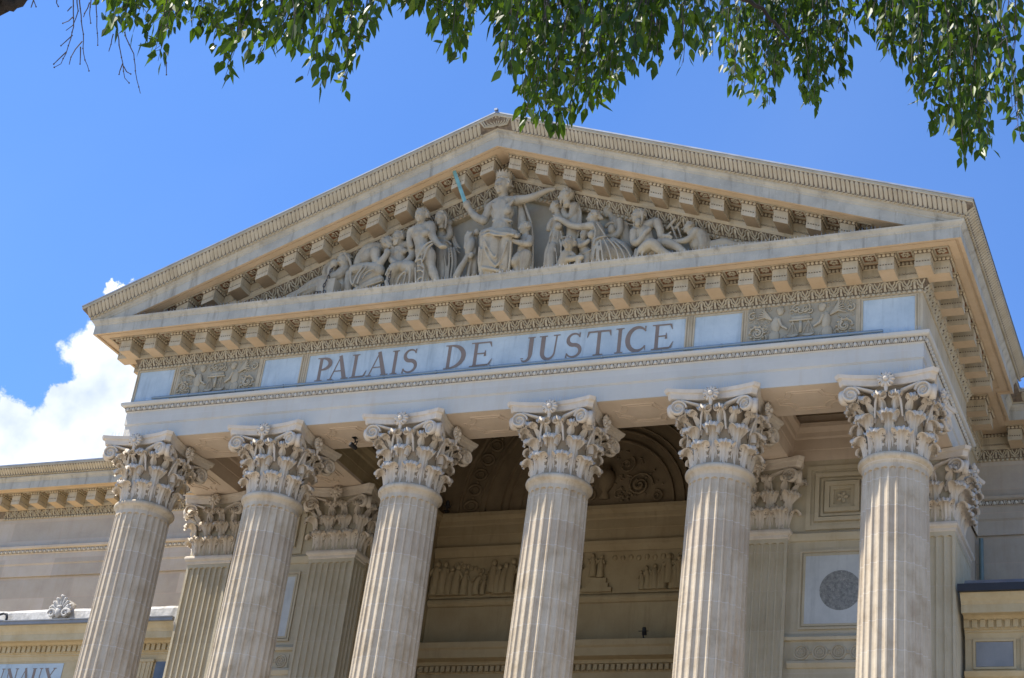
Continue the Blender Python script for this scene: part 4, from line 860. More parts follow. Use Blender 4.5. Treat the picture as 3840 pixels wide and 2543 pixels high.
# ------------------------------------------------------------------ statues of the pediment
FIG=json.loads(r'''{"justice":[["h",-0.05,-1.03,23.14,0.252,-20,0,2],["c",-0.07,-0.95,23.02,0.101,-0.03,-0.95,22.8,0.12],["c",-0.33,-0.95,22.69,0.101,-0.17,-0.95,22.76,0.12,-0.03,-0.95,22.76,0.136,0.16,-0.95,22.75,0.131,0.3,-0.95,22.74,0.119],["c",-0.03,-0.93,22.67,0.217,-0.01,-0.93,22.44,0.235,0.01,-0.93,22.2,0.215,0.04,-0.93,22.0,0.249],["e",-0.06,-1.07,22.46,0.116,0.087,0.119,0],["e",0.18,-1.07,22.42,0.115,0.086,0.118,0],["c",-0.34,-0.95,22.66,0.117,-0.42,-0.95,22.42,0.109,-0.47,-0.95,22.29,0.107],["c",-0.44,-1.0,22.26,0.107,-0.66,-1.0,22.4,0.098,-0.85,-1.0,22.62,0.075,-0.91,-1.05,22.71,0.079],["e",-0.92,-1.05,22.75,0.095,0.091,0.123,-15],["c",0.28,-0.9,22.78,0.135,0.51,-0.9,22.79,0.107,0.7,-0.9,22.82,0.095,0.86,-0.9,22.88,0.08,1.03,-0.9,22.94,0.068,1.16,-0.9,22.96,0.053,1.25,-0.9,22.96,0.03],["c",1.11,-0.89,22.96,0.042,1.2,-0.89,22.92,0.021],["c",-0.24,-1.08,22.68,0.03,-0.13,-1.08,22.42,0.035,-0.0,-1.08,22.36,0.039,0.14,-1.08,22.44,0.039,0.3,-1.08,22.67,0.039],["c",-0.18,-1.09,22.65,0.022,-0.07,-1.09,22.44,0.026,0.03,-1.09,22.43,0.026,0.17,-1.09,22.56,0.026,0.27,-1.09,22.64,0.026],["e",-0.01,-0.92,22.46,0.289,0.183,0.259,0],["e",-0.0,-0.87,22.16,0.269,0.173,0.194,0],["c",-0.13,-1.09,22.17,0.043,0.08,-1.09,22.17,0.039,0.32,-1.09,22.09,0.043],["c",-0.36,-1.0,21.86,0.135,-0.09,-1.0,21.89,0.153,0.18,-1.0,21.83,0.152,0.38,-1.0,21.76,0.133],["c",-0.23,-1.18,21.63,0.143,-0.2,-1.09,21.27,0.152,-0.22,-1.0,20.89,0.161],["c",0.3,-1.12,21.58,0.142,0.28,-1.03,21.21,0.151,0.27,-0.95,20.86,0.16],["c",-0.04,-1.05,21.64,0.229,-0.04,-0.97,21.29,0.266,-0.06,-0.87,20.95,0.285],["c",-0.25,-1.28,21.73,0.034,-0.11,-1.28,21.78,0.043,0.14,-1.28,21.68,0.047,0.39,-1.28,21.62,0.042,0.52,-1.27,21.59,0.034],["c",-0.24,-1.31,21.63,0.026,-0.08,-1.31,21.68,0.03,0.08,-1.31,21.61,0.034,0.34,-1.28,21.58,0.03],["c",-0.2,-1.31,21.48,0.021,-0.15,-1.24,21.24,0.025,-0.01,-1.17,21.0,0.03,0.1,-1.12,20.89,0.034,0.2,-1.14,20.97,0.029,0.29,-1.18,21.16,0.025,0.37,-1.24,21.43,0.025],["c",-0.17,-1.32,21.5,0.019,-0.07,-1.25,21.28,0.023,0.08,-1.18,21.08,0.027,0.13,-1.21,21.16,0.017],["c",-0.29,-1.28,21.33,0.03,-0.3,-1.19,20.98,0.034,-0.24,-1.13,20.77,0.038],["c",0.47,-1.24,21.42,0.021,0.46,-1.16,21.11,0.025,0.43,-1.08,20.78,0.029],["c",-0.21,-1.15,20.86,0.038,0.02,-1.11,20.81,0.045,0.26,-1.08,20.74,0.041],["c",-0.23,-1.28,21.29,0.019,-0.23,-1.22,21.04,0.021,-0.28,-1.16,20.82,0.025],["c",0.25,-1.13,20.89,0.021,0.21,-1.1,20.77,0.025],["c",-0.23,-1.04,20.78,0.061,-0.1,-1.02,20.75,0.057],["c",0.39,-0.99,20.77,0.052,0.54,-1.03,20.73,0.045],["c",0.5,-1.18,21.64,0.072,0.57,-1.18,21.59,0.056],["c",0.54,-1.05,21.69,0.064,0.38,-1.05,21.67,0.057,0.34,-1.05,21.62,0.049],["c",0.33,-0.73,22.74,0.077,0.41,-0.73,22.4,0.115,0.49,-0.73,21.98,0.143,0.61,-0.73,21.45,0.16,0.71,-0.73,20.93,0.168],["c",0.34,-0.81,22.65,0.03,0.4,-0.81,22.35,0.034,0.48,-0.81,22.13,0.03],["c",0.49,-0.81,22.67,0.03,0.58,-0.81,22.45,0.034,0.7,-0.81,22.18,0.03],["c",0.69,-0.79,22.2,0.026,0.79,-0.79,21.7,0.03,0.88,-0.79,20.92,0.029],["c",-0.59,-0.65,22.72,0.051,-0.64,-0.65,22.98,0.047,-0.54,-0.65,23.09,0.043]],"throne_beast":[["e",-0.75,-0.9,21.65,0.12,0.097,0.25,8],["e",-0.81,-0.87,21.89,0.107,0.097,0.175,0],["c",-0.83,-0.94,22.03,0.048,-0.87,-0.94,21.91,0.048,-0.85,-0.94,21.76,0.048,-0.85,-0.94,21.62,0.044],["c",-0.74,-0.95,22.0,0.039,-0.79,-0.95,21.91,0.044,-0.79,-0.95,21.78,0.039],["c",-0.65,-0.95,21.39,0.067,-0.66,-0.95,21.34,0.062],["e",-0.65,-0.85,22.07,0.082,0.082,0.092,0],["c",-0.72,-0.75,22.0,0.062,-0.65,-0.75,21.5,0.066,-0.6,-0.75,20.96,0.069],["c",-0.73,-0.83,21.91,0.044,-0.64,-0.83,21.55,0.043,-0.7,-0.83,21.29,0.043,-0.72,-0.83,20.89,0.047],["c",-0.78,-0.9,21.42,0.058,-0.83,-0.9,21.25,0.073,-0.91,-0.9,21.09,0.085,-0.99,-0.9,20.86,0.089],["c",-0.78,-0.7,21.34,0.097,-0.72,-0.7,21.01,0.116]],"child_helper":[["h",0.63,-0.95,21.93,0.171,-45,0,1],["c",0.65,-0.9,21.79,0.076,0.66,-0.9,21.67,0.124,0.65,-0.9,21.46,0.147,0.64,-0.9,21.3,0.146],["c",0.78,-0.95,21.63,0.094,0.84,-1.05,21.43,0.082,0.69,-1.1,21.43,0.071,0.51,-1.1,21.5,0.056,0.42,-1.1,21.55,0.049],["c",0.49,-0.9,21.75,0.068,0.44,-0.9,21.67,0.057],["c",0.74,-0.95,21.2,0.146,0.74,-0.95,21.0,0.123,0.74,-0.95,20.76,0.085],["c",0.58,-0.95,21.18,0.12,0.52,-1.04,20.99,0.097,0.53,-0.95,20.92,0.09,0.57,-0.95,20.8,0.075],["c",0.75,-1.0,20.71,0.063,0.7,-1.0,20.69,0.048]],"bowed_man":[["h",-2.97,-0.9,22.02,0.203,-15,-40,1],["c",-3.2,-0.75,22.02,0.124,-3.38,-0.75,22.04,0.16,-3.56,-0.75,21.98,0.196,-3.71,-0.75,21.81,0.179,-3.77,-0.75,21.64,0.157],["e",-3.49,-0.8,21.79,0.213,0.178,0.219,0],["c",-3.26,-0.95,21.81,0.138,-3.2,-0.95,21.59,0.116,-3.09,-0.95,21.47,0.105],["c",-3.04,-1.0,21.43,0.098,-2.95,-1.0,21.58,0.08,-2.88,-1.0,21.72,0.073],["e",-2.92,-1.0,21.74,0.07,0.063,0.09,0],["c",-3.75,-0.95,21.35,0.142,-3.44,-0.95,21.37,0.15,-3.11,-0.95,21.29,0.161,-3.05,-0.95,21.23,0.14],["c",-3.07,-0.9,21.21,0.131,-3.3,-0.9,21.11,0.149,-3.46,-0.9,20.95,0.149],["e",-3.49,-0.8,21.19,0.423,0.194,0.296,0],["c",-2.99,-0.95,20.99,0.108,-3.2,-0.95,20.91,0.122,-3.43,-0.95,20.83,0.105],["c",-3.93,-0.85,21.34,0.107,-3.92,-0.85,21.09,0.107,-3.88,-0.85,20.87,0.106],["c",-3.47,-1.0,20.8,0.06,-3.58,-1.0,20.75,0.063],["c",-3.75,-1.05,21.34,0.028,-3.77,-1.05,21.17,0.032,-3.69,-1.05,20.92,0.035,-3.55,-1.05,20.83,0.031],["c",-3.43,-1.11,21.32,0.024,-3.56,-1.11,21.07,0.028,-3.61,-1.11,20.86,0.028],["c",-3.3,-1.14,21.29,0.024,-3.43,-1.14,21.08,0.027,-3.48,-1.14,20.85,0.027],["c",-3.09,-1.14,21.19,0.023,-3.27,-1.14,21.13,0.027,-3.36,-1.14,20.96,0.023],["c",-2.86,-1.09,20.87,0.023,-3.06,-1.09,20.82,0.027,-3.26,-1.09,20.78,0.023],["c",-2.89,-1.07,20.78,0.023,-3.09,-1.07,20.71,0.027]],"chained_man":[["h",-2.71,-0.9,22.15,0.193,-20,0,3],["c",-2.74,-0.77,22.04,0.105,-2.7,-0.77,21.94,0.14],["c",-2.92,-0.77,21.95,0.102,-2.72,-0.77,21.96,0.123,-2.46,-0.77,22.02,0.108],["c",-2.69,-0.77,21.85,0.189,-2.66,-0.77,21.66,0.171,-2.64,-0.77,21.52,0.165],["e",-2.69,-0.9,21.75,0.087,0.07,0.082,0],["e",-2.5,-0.9,21.75,0.087,0.07,0.082,0],["c",-2.87,-0.85,21.84,0.095,-2.85,-0.85,21.62,0.087,-2.67,-0.95,21.42,0.076,-2.52,-1.0,21.35,0.069],["c",-2.37,-0.85,21.92,0.108,-2.28,-0.85,21.69,0.1,-2.29,-0.93,21.48,0.09,-2.4,-1.0,21.35,0.072],["e",-2.45,-1.05,21.28,0.107,0.079,0.1,0],["c",-2.54,-0.95,21.29,0.156,-2.62,-1.0,21.22,0.152,-2.71,-0.9,21.04,0.138,-2.75,-0.85,20.82,0.138],["c",-2.35,-0.95,21.26,0.155,-2.16,-1.0,21.19,0.158,-2.18,-0.92,21.0,0.154,-2.22,-0.85,20.79,0.171],["e",-2.53,-0.75,21.07,0.294,0.19,0.31,0],["c",-2.22,-1.11,21.1,0.023,-2.23,-1.11,20.87,0.025,-2.25,-1.11,20.64,0.027],["c",-2.09,-1.16,21.06,0.023,-2.07,-1.16,20.81,0.027,-2.07,-1.16,20.58,0.027],["c",-1.96,-1.16,21.06,0.027,-1.92,-1.16,20.83,0.027,-1.87,-1.16,20.59,0.026],["c",-2.25,-1.14,21.02,0.023,-2.36,-1.14,20.89,0.027,-2.4,-1.14,20.72,0.027],["c",-2.33,-1.08,20.92,0.023,-2.39,-1.08,20.82,0.027,-2.36,-1.08,20.73,0.023],["c",-2.7,-1.14,21.16,0.023,-2.74,-1.14,20.99,0.027],["c",-2.75,-1.05,20.86,0.052,-2.68,-1.05,20.68,0.058]],"standing_man":[["h",-2.08,-1.08,22.57,0.214,-5,0,1],["c",-2.12,-0.98,22.46,0.097,-2.12,-0.98,22.35,0.115],["c",-2.34,-0.98,22.24,0.108,-2.12,-0.98,22.28,0.132,-1.86,-0.98,22.34,0.121],["c",-2.08,-0.98,22.17,0.211,-2.04,-0.98,21.98,0.193,-1.98,-0.98,21.77,0.172,-1.95,-0.98,21.64,0.189],["e",-2.08,-1.13,22.05,0.114,0.072,0.093,0],["e",-1.87,-1.13,22.04,0.113,0.072,0.092,0],["c",-2.36,-0.98,22.2,0.097,-2.35,-0.98,21.97,0.08,-2.28,-0.98,21.81,0.069],["c",-1.81,-1.03,22.28,0.117,-1.74,-1.03,22.03,0.103,-1.63,-1.03,21.86,0.089,-1.49,-1.03,21.71,0.071,-1.38,-1.03,21.64,0.058],["e",-1.32,-1.16,21.56,0.121,0.084,0.042,0],["c",-1.83,-1.03,21.6,0.171,-1.71,-1.03,21.46,0.157,-1.67,-1.03,21.26,0.132,-1.6,-1.03,21.09,0.105,-1.53,-1.03,20.94,0.115,-1.42,-1.03,20.72,0.087],["c",-1.99,-0.98,21.59,0.137,-1.94,-0.98,21.34,0.12,-1.89,-0.98,21.07,0.105,-1.84,-0.98,20.78,0.105],["c",-1.81,-0.88,21.2,0.119,-1.73,-0.88,20.84,0.119],["c",-1.62,-1.19,21.73,0.029,-1.75,-1.19,21.67,0.034,-1.86,-1.19,21.51,0.038,-1.91,-1.19,21.39,0.034,-1.97,-1.19,21.22,0.027],["c",-1.59,-1.21,21.65,0.027,-1.69,-1.21,21.56,0.03,-1.73,-1.21,21.39,0.03,-1.76,-1.21,21.25,0.027],["c",-1.83,-1.17,21.46,0.019,-1.82,-1.17,21.21,0.023,-1.73,-1.17,21.06,0.019,-1.71,-1.17,20.69,0.026],["c",-1.93,-1.17,21.26,0.027,-1.85,-1.17,21.29,0.023,-1.79,-1.17,21.23,0.019],["c",-1.91,-1.17,21.12,0.027,-1.83,-1.17,21.12,0.023,-1.77,-1.17,21.06,0.019],["c",-1.89,-1.17,20.97,0.027,-1.8,-1.17,20.98,0.023,-1.74,-1.17,20.92,0.019],["c",-1.85,-1.15,20.75,0.026,-1.77,-1.15,20.8,0.023,-1.71,-1.15,20.75,0.019],["c",-1.34,-1.13,20.61,0.05,-1.31,-1.13,20.6,0.043]],"woman_cradling":[["h",-1.67,-0.85,22.57,0.2,-10,0,4],["c",-1.78,-0.6,22.58,0.083,-1.76,-0.6,22.45,0.13],["c",-1.87,-0.6,22.39,0.087,-1.75,-0.6,22.41,0.121,-1.6,-0.6,22.43,0.086],["c",-1.73,-0.6,22.34,0.145,-1.68,-0.6,22.16,0.141,-1.64,-0.6,22.01,0.155],["c",-1.51,-0.7,22.41,0.076,-1.45,-0.7,22.2,0.082,-1.54,-0.7,22.1,0.072,-1.72,-0.7,22.16,0.059],["e",-1.53,-0.7,22.54,0.097,0.086,0.101,0],["c",-1.8,-0.67,22.19,0.055,-1.72,-0.67,22.22,0.048],["c",-1.61,-0.6,21.92,0.206,-1.58,-0.6,21.61,0.202,-1.51,-0.6,21.3,0.208,-1.45,-0.6,20.99,0.212],["c",-1.66,-0.76,21.94,0.019,-1.49,-0.76,21.99,0.027,-1.34,-0.76,21.88,0.023],["c",-1.63,-0.76,21.65,0.023,-1.62,-0.76,21.34,0.025,-1.58,-0.76,20.98,0.025],["c",-1.32,-0.78,21.77,0.027,-1.22,-0.78,21.37,0.028,-1.2,-0.78,20.87,0.028],["c",-1.38,-0.78,21.75,0.023,-1.31,-0.78,21.38,0.027,-1.28,-0.78,20.87,0.026],["c",-1.45,-0.8,21.56,0.019,-1.36,-0.8,21.2,0.023,-1.34,-0.8,20.86,0.024],["c",-1.43,-0.58,22.16,0.031,-1.35,-0.58,21.97,0.034,-1.26,-0.58,21.81,0.031,-1.18,-0.58,21.73,0.019],["c",-1.4,-0.58,22.23,0.027,-1.3,-0.58,22.0,0.031,-1.18,-0.58,21.85,0.019],["c",-1.3,-0.67,21.8,0.051,-1.21,-0.67,21.43,0.054,-1.16,-0.67,20.93,0.057]],"weeping_prisoner":[["h",-4.14,-0.85,21.7,0.215,-25,-20,4],["c",-4.17,-0.72,21.59,0.135,-4.23,-0.72,21.43,0.18,-4.23,-0.72,21.26,0.188,-4.13,-0.72,21.02,0.172],["c",-4.11,-0.8,21.5,0.15,-4.22,-0.9,21.28,0.135,-4.37,-0.92,21.27,0.113,-4.43,-0.92,21.47,0.102,-4.38,-0.92,21.6,0.09],["e",-4.33,-1.0,21.58,0.098,0.09,0.118,0],["c",-4.66,-0.75,21.48,0.114,-4.67,-0.75,21.64,0.099,-4.54,-0.75,21.78,0.084],["c",-4.6,-0.7,21.33,0.144,-4.85,-0.7,21.27,0.171,-5.13,-0.7,21.15,0.145,-5.37,-0.7,21.04,0.107,-5.59,-0.7,20.99,0.077],["c",-4.68,-0.75,21.14,0.128,-4.97,-0.75,21.04,0.121,-5.25,-0.75,20.96,0.084,-5.63,-0.75,20.93,0.061],["c",-4.52,-0.86,21.21,0.034,-4.8,-0.86,21.09,0.034,-5.08,-0.86,21.01,0.03],["c",-4.63,-0.86,21.18,0.034,-4.95,-0.86,21.07,0.034,-5.29,-0.86,20.92,0.026],["c",-4.71,-0.81,21.04,0.03,-4.99,-0.81,20.96,0.03,-5.29,-0.81,20.92,0.026]],"draped_woman":[["h",1.25,-0.75,22.55,0.158,-75,-5,2],["c",1.28,-0.68,22.46,0.072,1.31,-0.68,22.34,0.107],["c",1.31,-0.68,22.27,0.13,1.34,-0.68,22.09,0.129,1.34,-0.68,21.88,0.153],["e",1.43,-0.85,21.95,0.1,0.084,0.094,0],["c",1.21,-0.75,22.21,0.065,1.15,-0.75,22.06,0.068,1.14,-0.75,21.96,0.058],["c",1.39,-0.7,22.28,0.071,1.4,-0.7,22.14,0.058],["c",1.33,-0.65,21.81,0.194,1.33,-0.65,21.55,0.185,1.32,-0.65,21.24,0.208,1.33,-0.65,20.96,0.224],["c",1.2,-0.73,21.76,0.029,1.38,-0.73,21.7,0.036,1.56,-0.73,21.71,0.029],["c",1.34,-0.82,21.44,0.096,1.32,-0.82,21.13,0.12,1.37,-0.82,20.85,0.111],["c",1.28,-0.86,21.84,0.016,1.25,-0.86,21.65,0.02],["c",1.37,-0.89,21.8,0.016,1.37,-0.89,21.61,0.02],["c",1.45,-0.89,21.79,0.016,1.47,-0.89,21.58,0.02],["c",1.52,-0.89,21.78,0.016,1.57,-0.89,21.58,0.02],["c",1.25,-0.84,21.62,0.022,1.18,-0.84,21.31,0.025,1.19,-0.84,20.88,0.027],["c",1.23,-0.86,21.52,0.018,1.23,-0.86,21.17,0.021,1.27,-0.86,20.84,0.023],["c",1.52,-0.89,21.55,0.021,1.6,-0.89,21.2,0.023,1.56,-0.89,20.81,0.023],["c",1.44,-0.89,21.34,0.016,1.5,-0.89,21.07,0.02,1.54,-0.89,20.81,0.019],["c",1.61,-0.89,21.54,0.018,1.59,-0.89,21.35,0.021,1.58,-0.89,21.2,0.018]],"bearded_elder":[["h",1.56,-0.9,22.7,0.199,-70,10,3],["c",1.55,-0.62,22.72,0.089,1.65,-0.62,22.58,0.138],["c",1.68,-0.62,22.54,0.149,1.72,-0.62,22.29,0.161,1.72,-0.62,22.01,0.177,1.74,-0.62,21.69,0.176,1.75,-0.62,21.34,0.175],["c",1.72,-0.74,22.5,0.126,1.69,-0.74,22.29,0.093,1.57,-0.74,22.23,0.081,1.48,-0.74,22.39,0.074,1.48,-0.74,22.53,0.065],["e",1.57,-0.87,22.46,0.074,0.058,0.054,0],["c",1.82,-0.72,22.53,0.029,1.9,-0.72,22.27,0.032,1.86,-0.72,21.99,0.029],["c",1.78,-0.72,22.62,0.025,1.87,-0.72,22.4,0.029,1.93,-0.72,21.95,0.029,1.88,-0.72,21.64,0.028],["c",1.68,-0.74,22.07,0.022,1.67,-0.74,21.86,0.025,1.6,-0.74,21.68,0.025],["c",1.8,-0.74,22.06,0.022,1.81,-0.74,21.81,0.025,1.83,-0.74,21.63,0.025]],"crouching_child":[["h",1.82,-1.0,21.31,0.188,0,5,1],["c",1.8,-0.95,21.17,0.079,1.76,-0.95,21.09,0.126,1.72,-0.94,20.95,0.134,1.68,-0.89,20.84,0.15],["c",1.72,-1.01,21.07,0.076,1.79,-0.99,20.94,0.072,1.94,-1.0,20.91,0.066,2.09,-1.02,20.92,0.059,2.17,-1.02,20.92,0.062],["c",1.9,-0.95,21.07,0.063,1.97,-0.95,21.01,0.053],["c",1.65,-0.94,20.78,0.095,1.52,-0.94,20.76,0.079],["c",2.1,-1.0,20.88,0.069,2.08,-0.98,20.74,0.069]],"folded_arms_child":[["h",2.09,-0.82,21.62,0.139,-10,5,1],["c",2.06,-0.75,21.56,0.057,2.06,-0.75,21.48,0.111,2.08,-0.75,21.32,0.117,2.16,-0.75,21.19,0.135],["c",1.96,-0.82,21.49,0.07,2.04,-0.88,21.32,0.066,2.18,-0.92,21.34,0.056,2.25,-0.92,21.4,0.05],["c",2.22,-0.8,21.12,0.125,2.23,-0.8,21.0,0.109,2.2,-0.8,20.85,0.078],["c",2.04,-0.75,21.14,0.079,2.04,-0.75,20.95,0.063],["c",2.07,-0.91,21.07,0.018,2.23,-0.91,21.1,0.021,2.36,-0.91,21.17,0.017]],"reaching_woman":[["h",2.29,-0.87,22.04,0.177,-85,15,5],["c",2.29,-0.77,21.95,0.095,2.34,-0.77,21.83,0.158,2.39,-0.77,21.65,0.163,2.39,-0.77,21.47,0.144],["e",2.3,-0.9,21.56,0.094,0.094,0.109,0],["c",2.29,-0.9,21.8,0.113,2.12,-0.9,21.81,0.092,1.95,-0.9,21.83,0.079,1.76,-0.9,21.89,0.077,1.59,-0.9,22.02,0.074,1.45,-0.9,22.11,0.064,1.37,-0.9,22.15,0.058],["c",1.37,-0.92,22.16,0.029,1.29,-0.92,22.22,0.022],["c",1.36,-0.92,22.12,0.029,1.3,-0.92,22.13,0.022],["c",1.38,-0.92,22.09,0.029,1.33,-0.92,22.07,0.022],["c",2.43,-0.77,21.42,0.172,2.51,-0.77,21.22,0.234,2.55,-0.77,20.97,0.264],["c",2.56,-0.77,21.35,0.187,2.76,-0.77,21.15,0.232,2.98,-0.77,21.0,0.216,3.17,-0.77,20.94,0.138],["c",2.74,-0.65,21.45,0.125,2.99,-0.65,21.24,0.17,3.16,-0.65,21.05,0.123],["c",2.33,-0.98,21.82,0.021,2.42,-0.98,21.61,0.025,2.41,-0.98,21.32,0.026],["c",2.44,-0.99,21.81,0.021,2.59,-0.99,21.58,0.024,2.68,-0.99,21.43,0.021],["c",2.42,-0.99,21.26,0.031,2.45,-0.99,21.36,0.031,2.57,-0.99,21.41,0.028,2.71,-0.99,21.41,0.024],["c",2.52,-1.05,21.25,0.021,2.48,-1.05,20.98,0.024,2.48,-1.05,20.71,0.024],["c",2.56,-1.08,21.24,0.021,2.56,-1.08,20.95,0.024,2.58,-1.08,20.69,0.024],["c",2.61,-1.09,21.28,0.021,2.68,-1.09,20.96,0.024,2.73,-1.09,20.69,0.024],["c",2.67,-1.07,21.32,0.021,2.82,-1.07,21.02,0.024,2.92,-1.07,20.71,0.024],["c",2.76,-1.05,21.32,0.021,2.97,-1.05,21.05,0.024,3.09,-1.05,20.73,0.024],["c",2.85,-1.01,21.29,0.021,3.08,-1.01,21.04,0.024,3.22,-1.01,20.76,0.024],["c",2.91,-0.95,21.32,0.021,3.17,-0.95,21.08,0.024,3.34,-0.95,20.79,0.024],["c",2.61,-1.09,21.11,0.017,2.61,-1.09,20.89,0.021,2.65,-1.09,20.7,0.021]],"nursing_woman":[["h",2.51,-0.55,22.39,0.154,-80,-10,5],["c",2.56,-0.5,22.28,0.073,2.65,-0.5,22.16,0.111],["c",2.67,-0.5,22.09,0.134,2.72,-0.5,21.91,0.142,2.7,-0.5,21.74,0.126],["c",2.83,-0.62,22.03,0.091,2.87,-0.62,21.83,0.084,2.82,-0.62,21.66,0.078,2.65,-0.62,21.63,0.066,2.56,-0.62,21.68,0.047],["e",2.68,-0.7,21.79,0.091,0.081,0.123,0],["c",2.52,-0.65,21.91,0.05,2.61,-0.65,21.99,0.044,2.69,-0.65,21.99,0.031],["c",2.89,-0.45,22.02,0.11,2.97,-0.45,21.71,0.141,3.1,-0.45,21.4,0.109],["c",2.89,-0.54,22.07,0.016,3.04,-0.54,21.98,0.018,3.2,-0.54,21.92,0.016],["c",2.88,-0.54,21.83,0.018,3.0,-0.54,21.57,0.021,3.12,-0.54,21.38,0.021],["c",2.83,-0.54,21.68,0.018,2.92,-0.54,21.53,0.021,3.08,-0.54,21.46,0.017]],"seated_elder":[["h",3.4,-0.9,21.89,0.193,-35,10,4],["e",3.44,-1.01,21.66,0.073,0.068,0.107,0],["c",3.45,-0.75,21.81,0.085,3.49,-0.75,21.68,0.142],["c",3.28,-0.77,21.6,0.102,3.5,-0.77,21.67,0.136,3.76,-0.77,21.77,0.118],["c",3.52,-0.77,21.54,0.181,3.59,-0.77,21.34,0.174,3.66,-0.77,21.17,0.162],["c",3.3,-0.85,21.53,0.102,3.33,-0.85,21.26,0.093,3.47,-0.91,21.21,0.084,3.61,-0.95,21.38,0.07,3.7,-0.95,21.49,0.056],["c",3.83,-0.85,21.71,0.112,3.92,-0.85,21.5,0.095,3.97,-0.85,21.32,0.078,4.13,-0.85,21.31,0.05,4.21,-0.85,21.27,0.028],["c",4.08,-0.85,21.33,0.028,4.18,-0.85,21.41,0.022],["c",3.57,-0.9,20.98,0.128,3.81,-1.0,21.06,0.139,4.01,-0.95,20.89,0.105,4.2,-0.9,20.78,0.077],["c",3.83,-0.8,21.16,0.117,4.08,-0.8,21.16,0.122,4.34,-0.8,21.02,0.099,4.54,-0.8,20.84,0.077],["e",3.71,-0.75,21.02,0.335,0.168,0.156,0],["c",3.41,-0.85,21.03,0.056,3.4,-0.85,20.82,0.067],["c",3.67,-0.98,21.1,0.022,3.52,-0.98,20.97,0.025,3.48,-0.98,20.73,0.028],["c",3.74,-0.98,21.03,0.022,3.61,-0.98,20.86,0.025,3.57,-0.98,20.71,0.028],["c",4.25,-0.95,20.71,0.066,4.33,-0.95,20.73,0.044]],"reclining_man":[["h",4.58,-0.8,21.5,0.139,-75,10,1],["c",4.65,-0.7,21.46,0.094,4.75,-0.7,21.38,0.148,4.89,-0.7,21.24,0.153,4.94,-0.7,21.02,0.147],["e",4.75,-0.65,21.16,0.192,0.137,0.184,0],["c",4.74,-0.78,21.39,0.11,4.64,-0.78,21.25,0.088,4.48,-0.78,21.18,0.074,4.29,-0.78,21.19,0.055,4.19,-0.78,21.24,0.039],["c",5.0,-0.65,21.04,0.125,5.19,-0.65,21.07,0.119,5.38,-0.65,21.08,0.113,5.65,-0.65,21.0,0.075,5.92,-0.65,20.99,0.059,6.13,-0.65,20.98,0.04,6.29,-0.65,21.0,0.032],["c",5.13,-0.7,20.9,0.087,5.46,-0.7,20.92,0.07]],"stone_hammers":[["c",4.02,-0.7,21.62,0.039,4.2,-0.7,21.83,0.039],["c",4.12,-0.7,21.7,0.025,4.27,-0.7,21.32,0.028],["c",4.2,-0.65,21.63,0.036,4.3,-0.65,21.76,0.036],["c",4.25,-0.65,21.67,0.025,4.36,-0.65,21.37,0.025]]}''')
def sph(g,c,rx,ry,rz,mat=None,n=12): g.ell(c,rx,ry,rz,n,8,0,mat)
def chain(g,P):
    """smooth tapered limb through the points (x,y,z,r)"""
    n=len(P)
    if n==1: g.ell(P[0][:3],P[0][3],P[0][3],P[0][3],10,7); return
    Q=[]
    for i in range(n-1):
        p0=P[max(i-1,0)]; p1=P[i]; p2=P[i+1]; p3=P[min(i+2,n-1)]
        for k in range(4):
            t=k/4; Q.append(tuple(.5*((2*p1[j])+(-p0[j]+p2[j])*t+(2*p0[j]-5*p1[j]+4*p2[j]-p3[j])*t*t+(-p0[j]+3*p1[j]-3*p2[j]+p3[j])*t**3) for j in range(4)))
    Q.append(tuple(P[-1]))
    g.tube([q[:3] for q in Q],[max(.008,q[3]) for q in Q],10)
    for e in (P[0],P[-1]): g.ell(e[:3],e[3],e[3],e[3],10,7)
def remesh(o,vox,smooth=2):
    m=o.modifiers.new('r','REMESH'); m.mode='VOXEL'; m.voxel_size=vox; m.use_smooth_shade=True
    s=o.modifiers.new('s','SMOOTH'); s.factor=.5; s.iterations=smooth
    dg=bpy.context.evaluated_depsgraph_get(); me=bpy.data.meshes.new_from_object(o.evaluated_get(dg)); old=o.data
    o.modifiers.clear(); o.data=me
    for p in me.polygons: p.use_smooth=True
    bpy.data.meshes.remove(old)
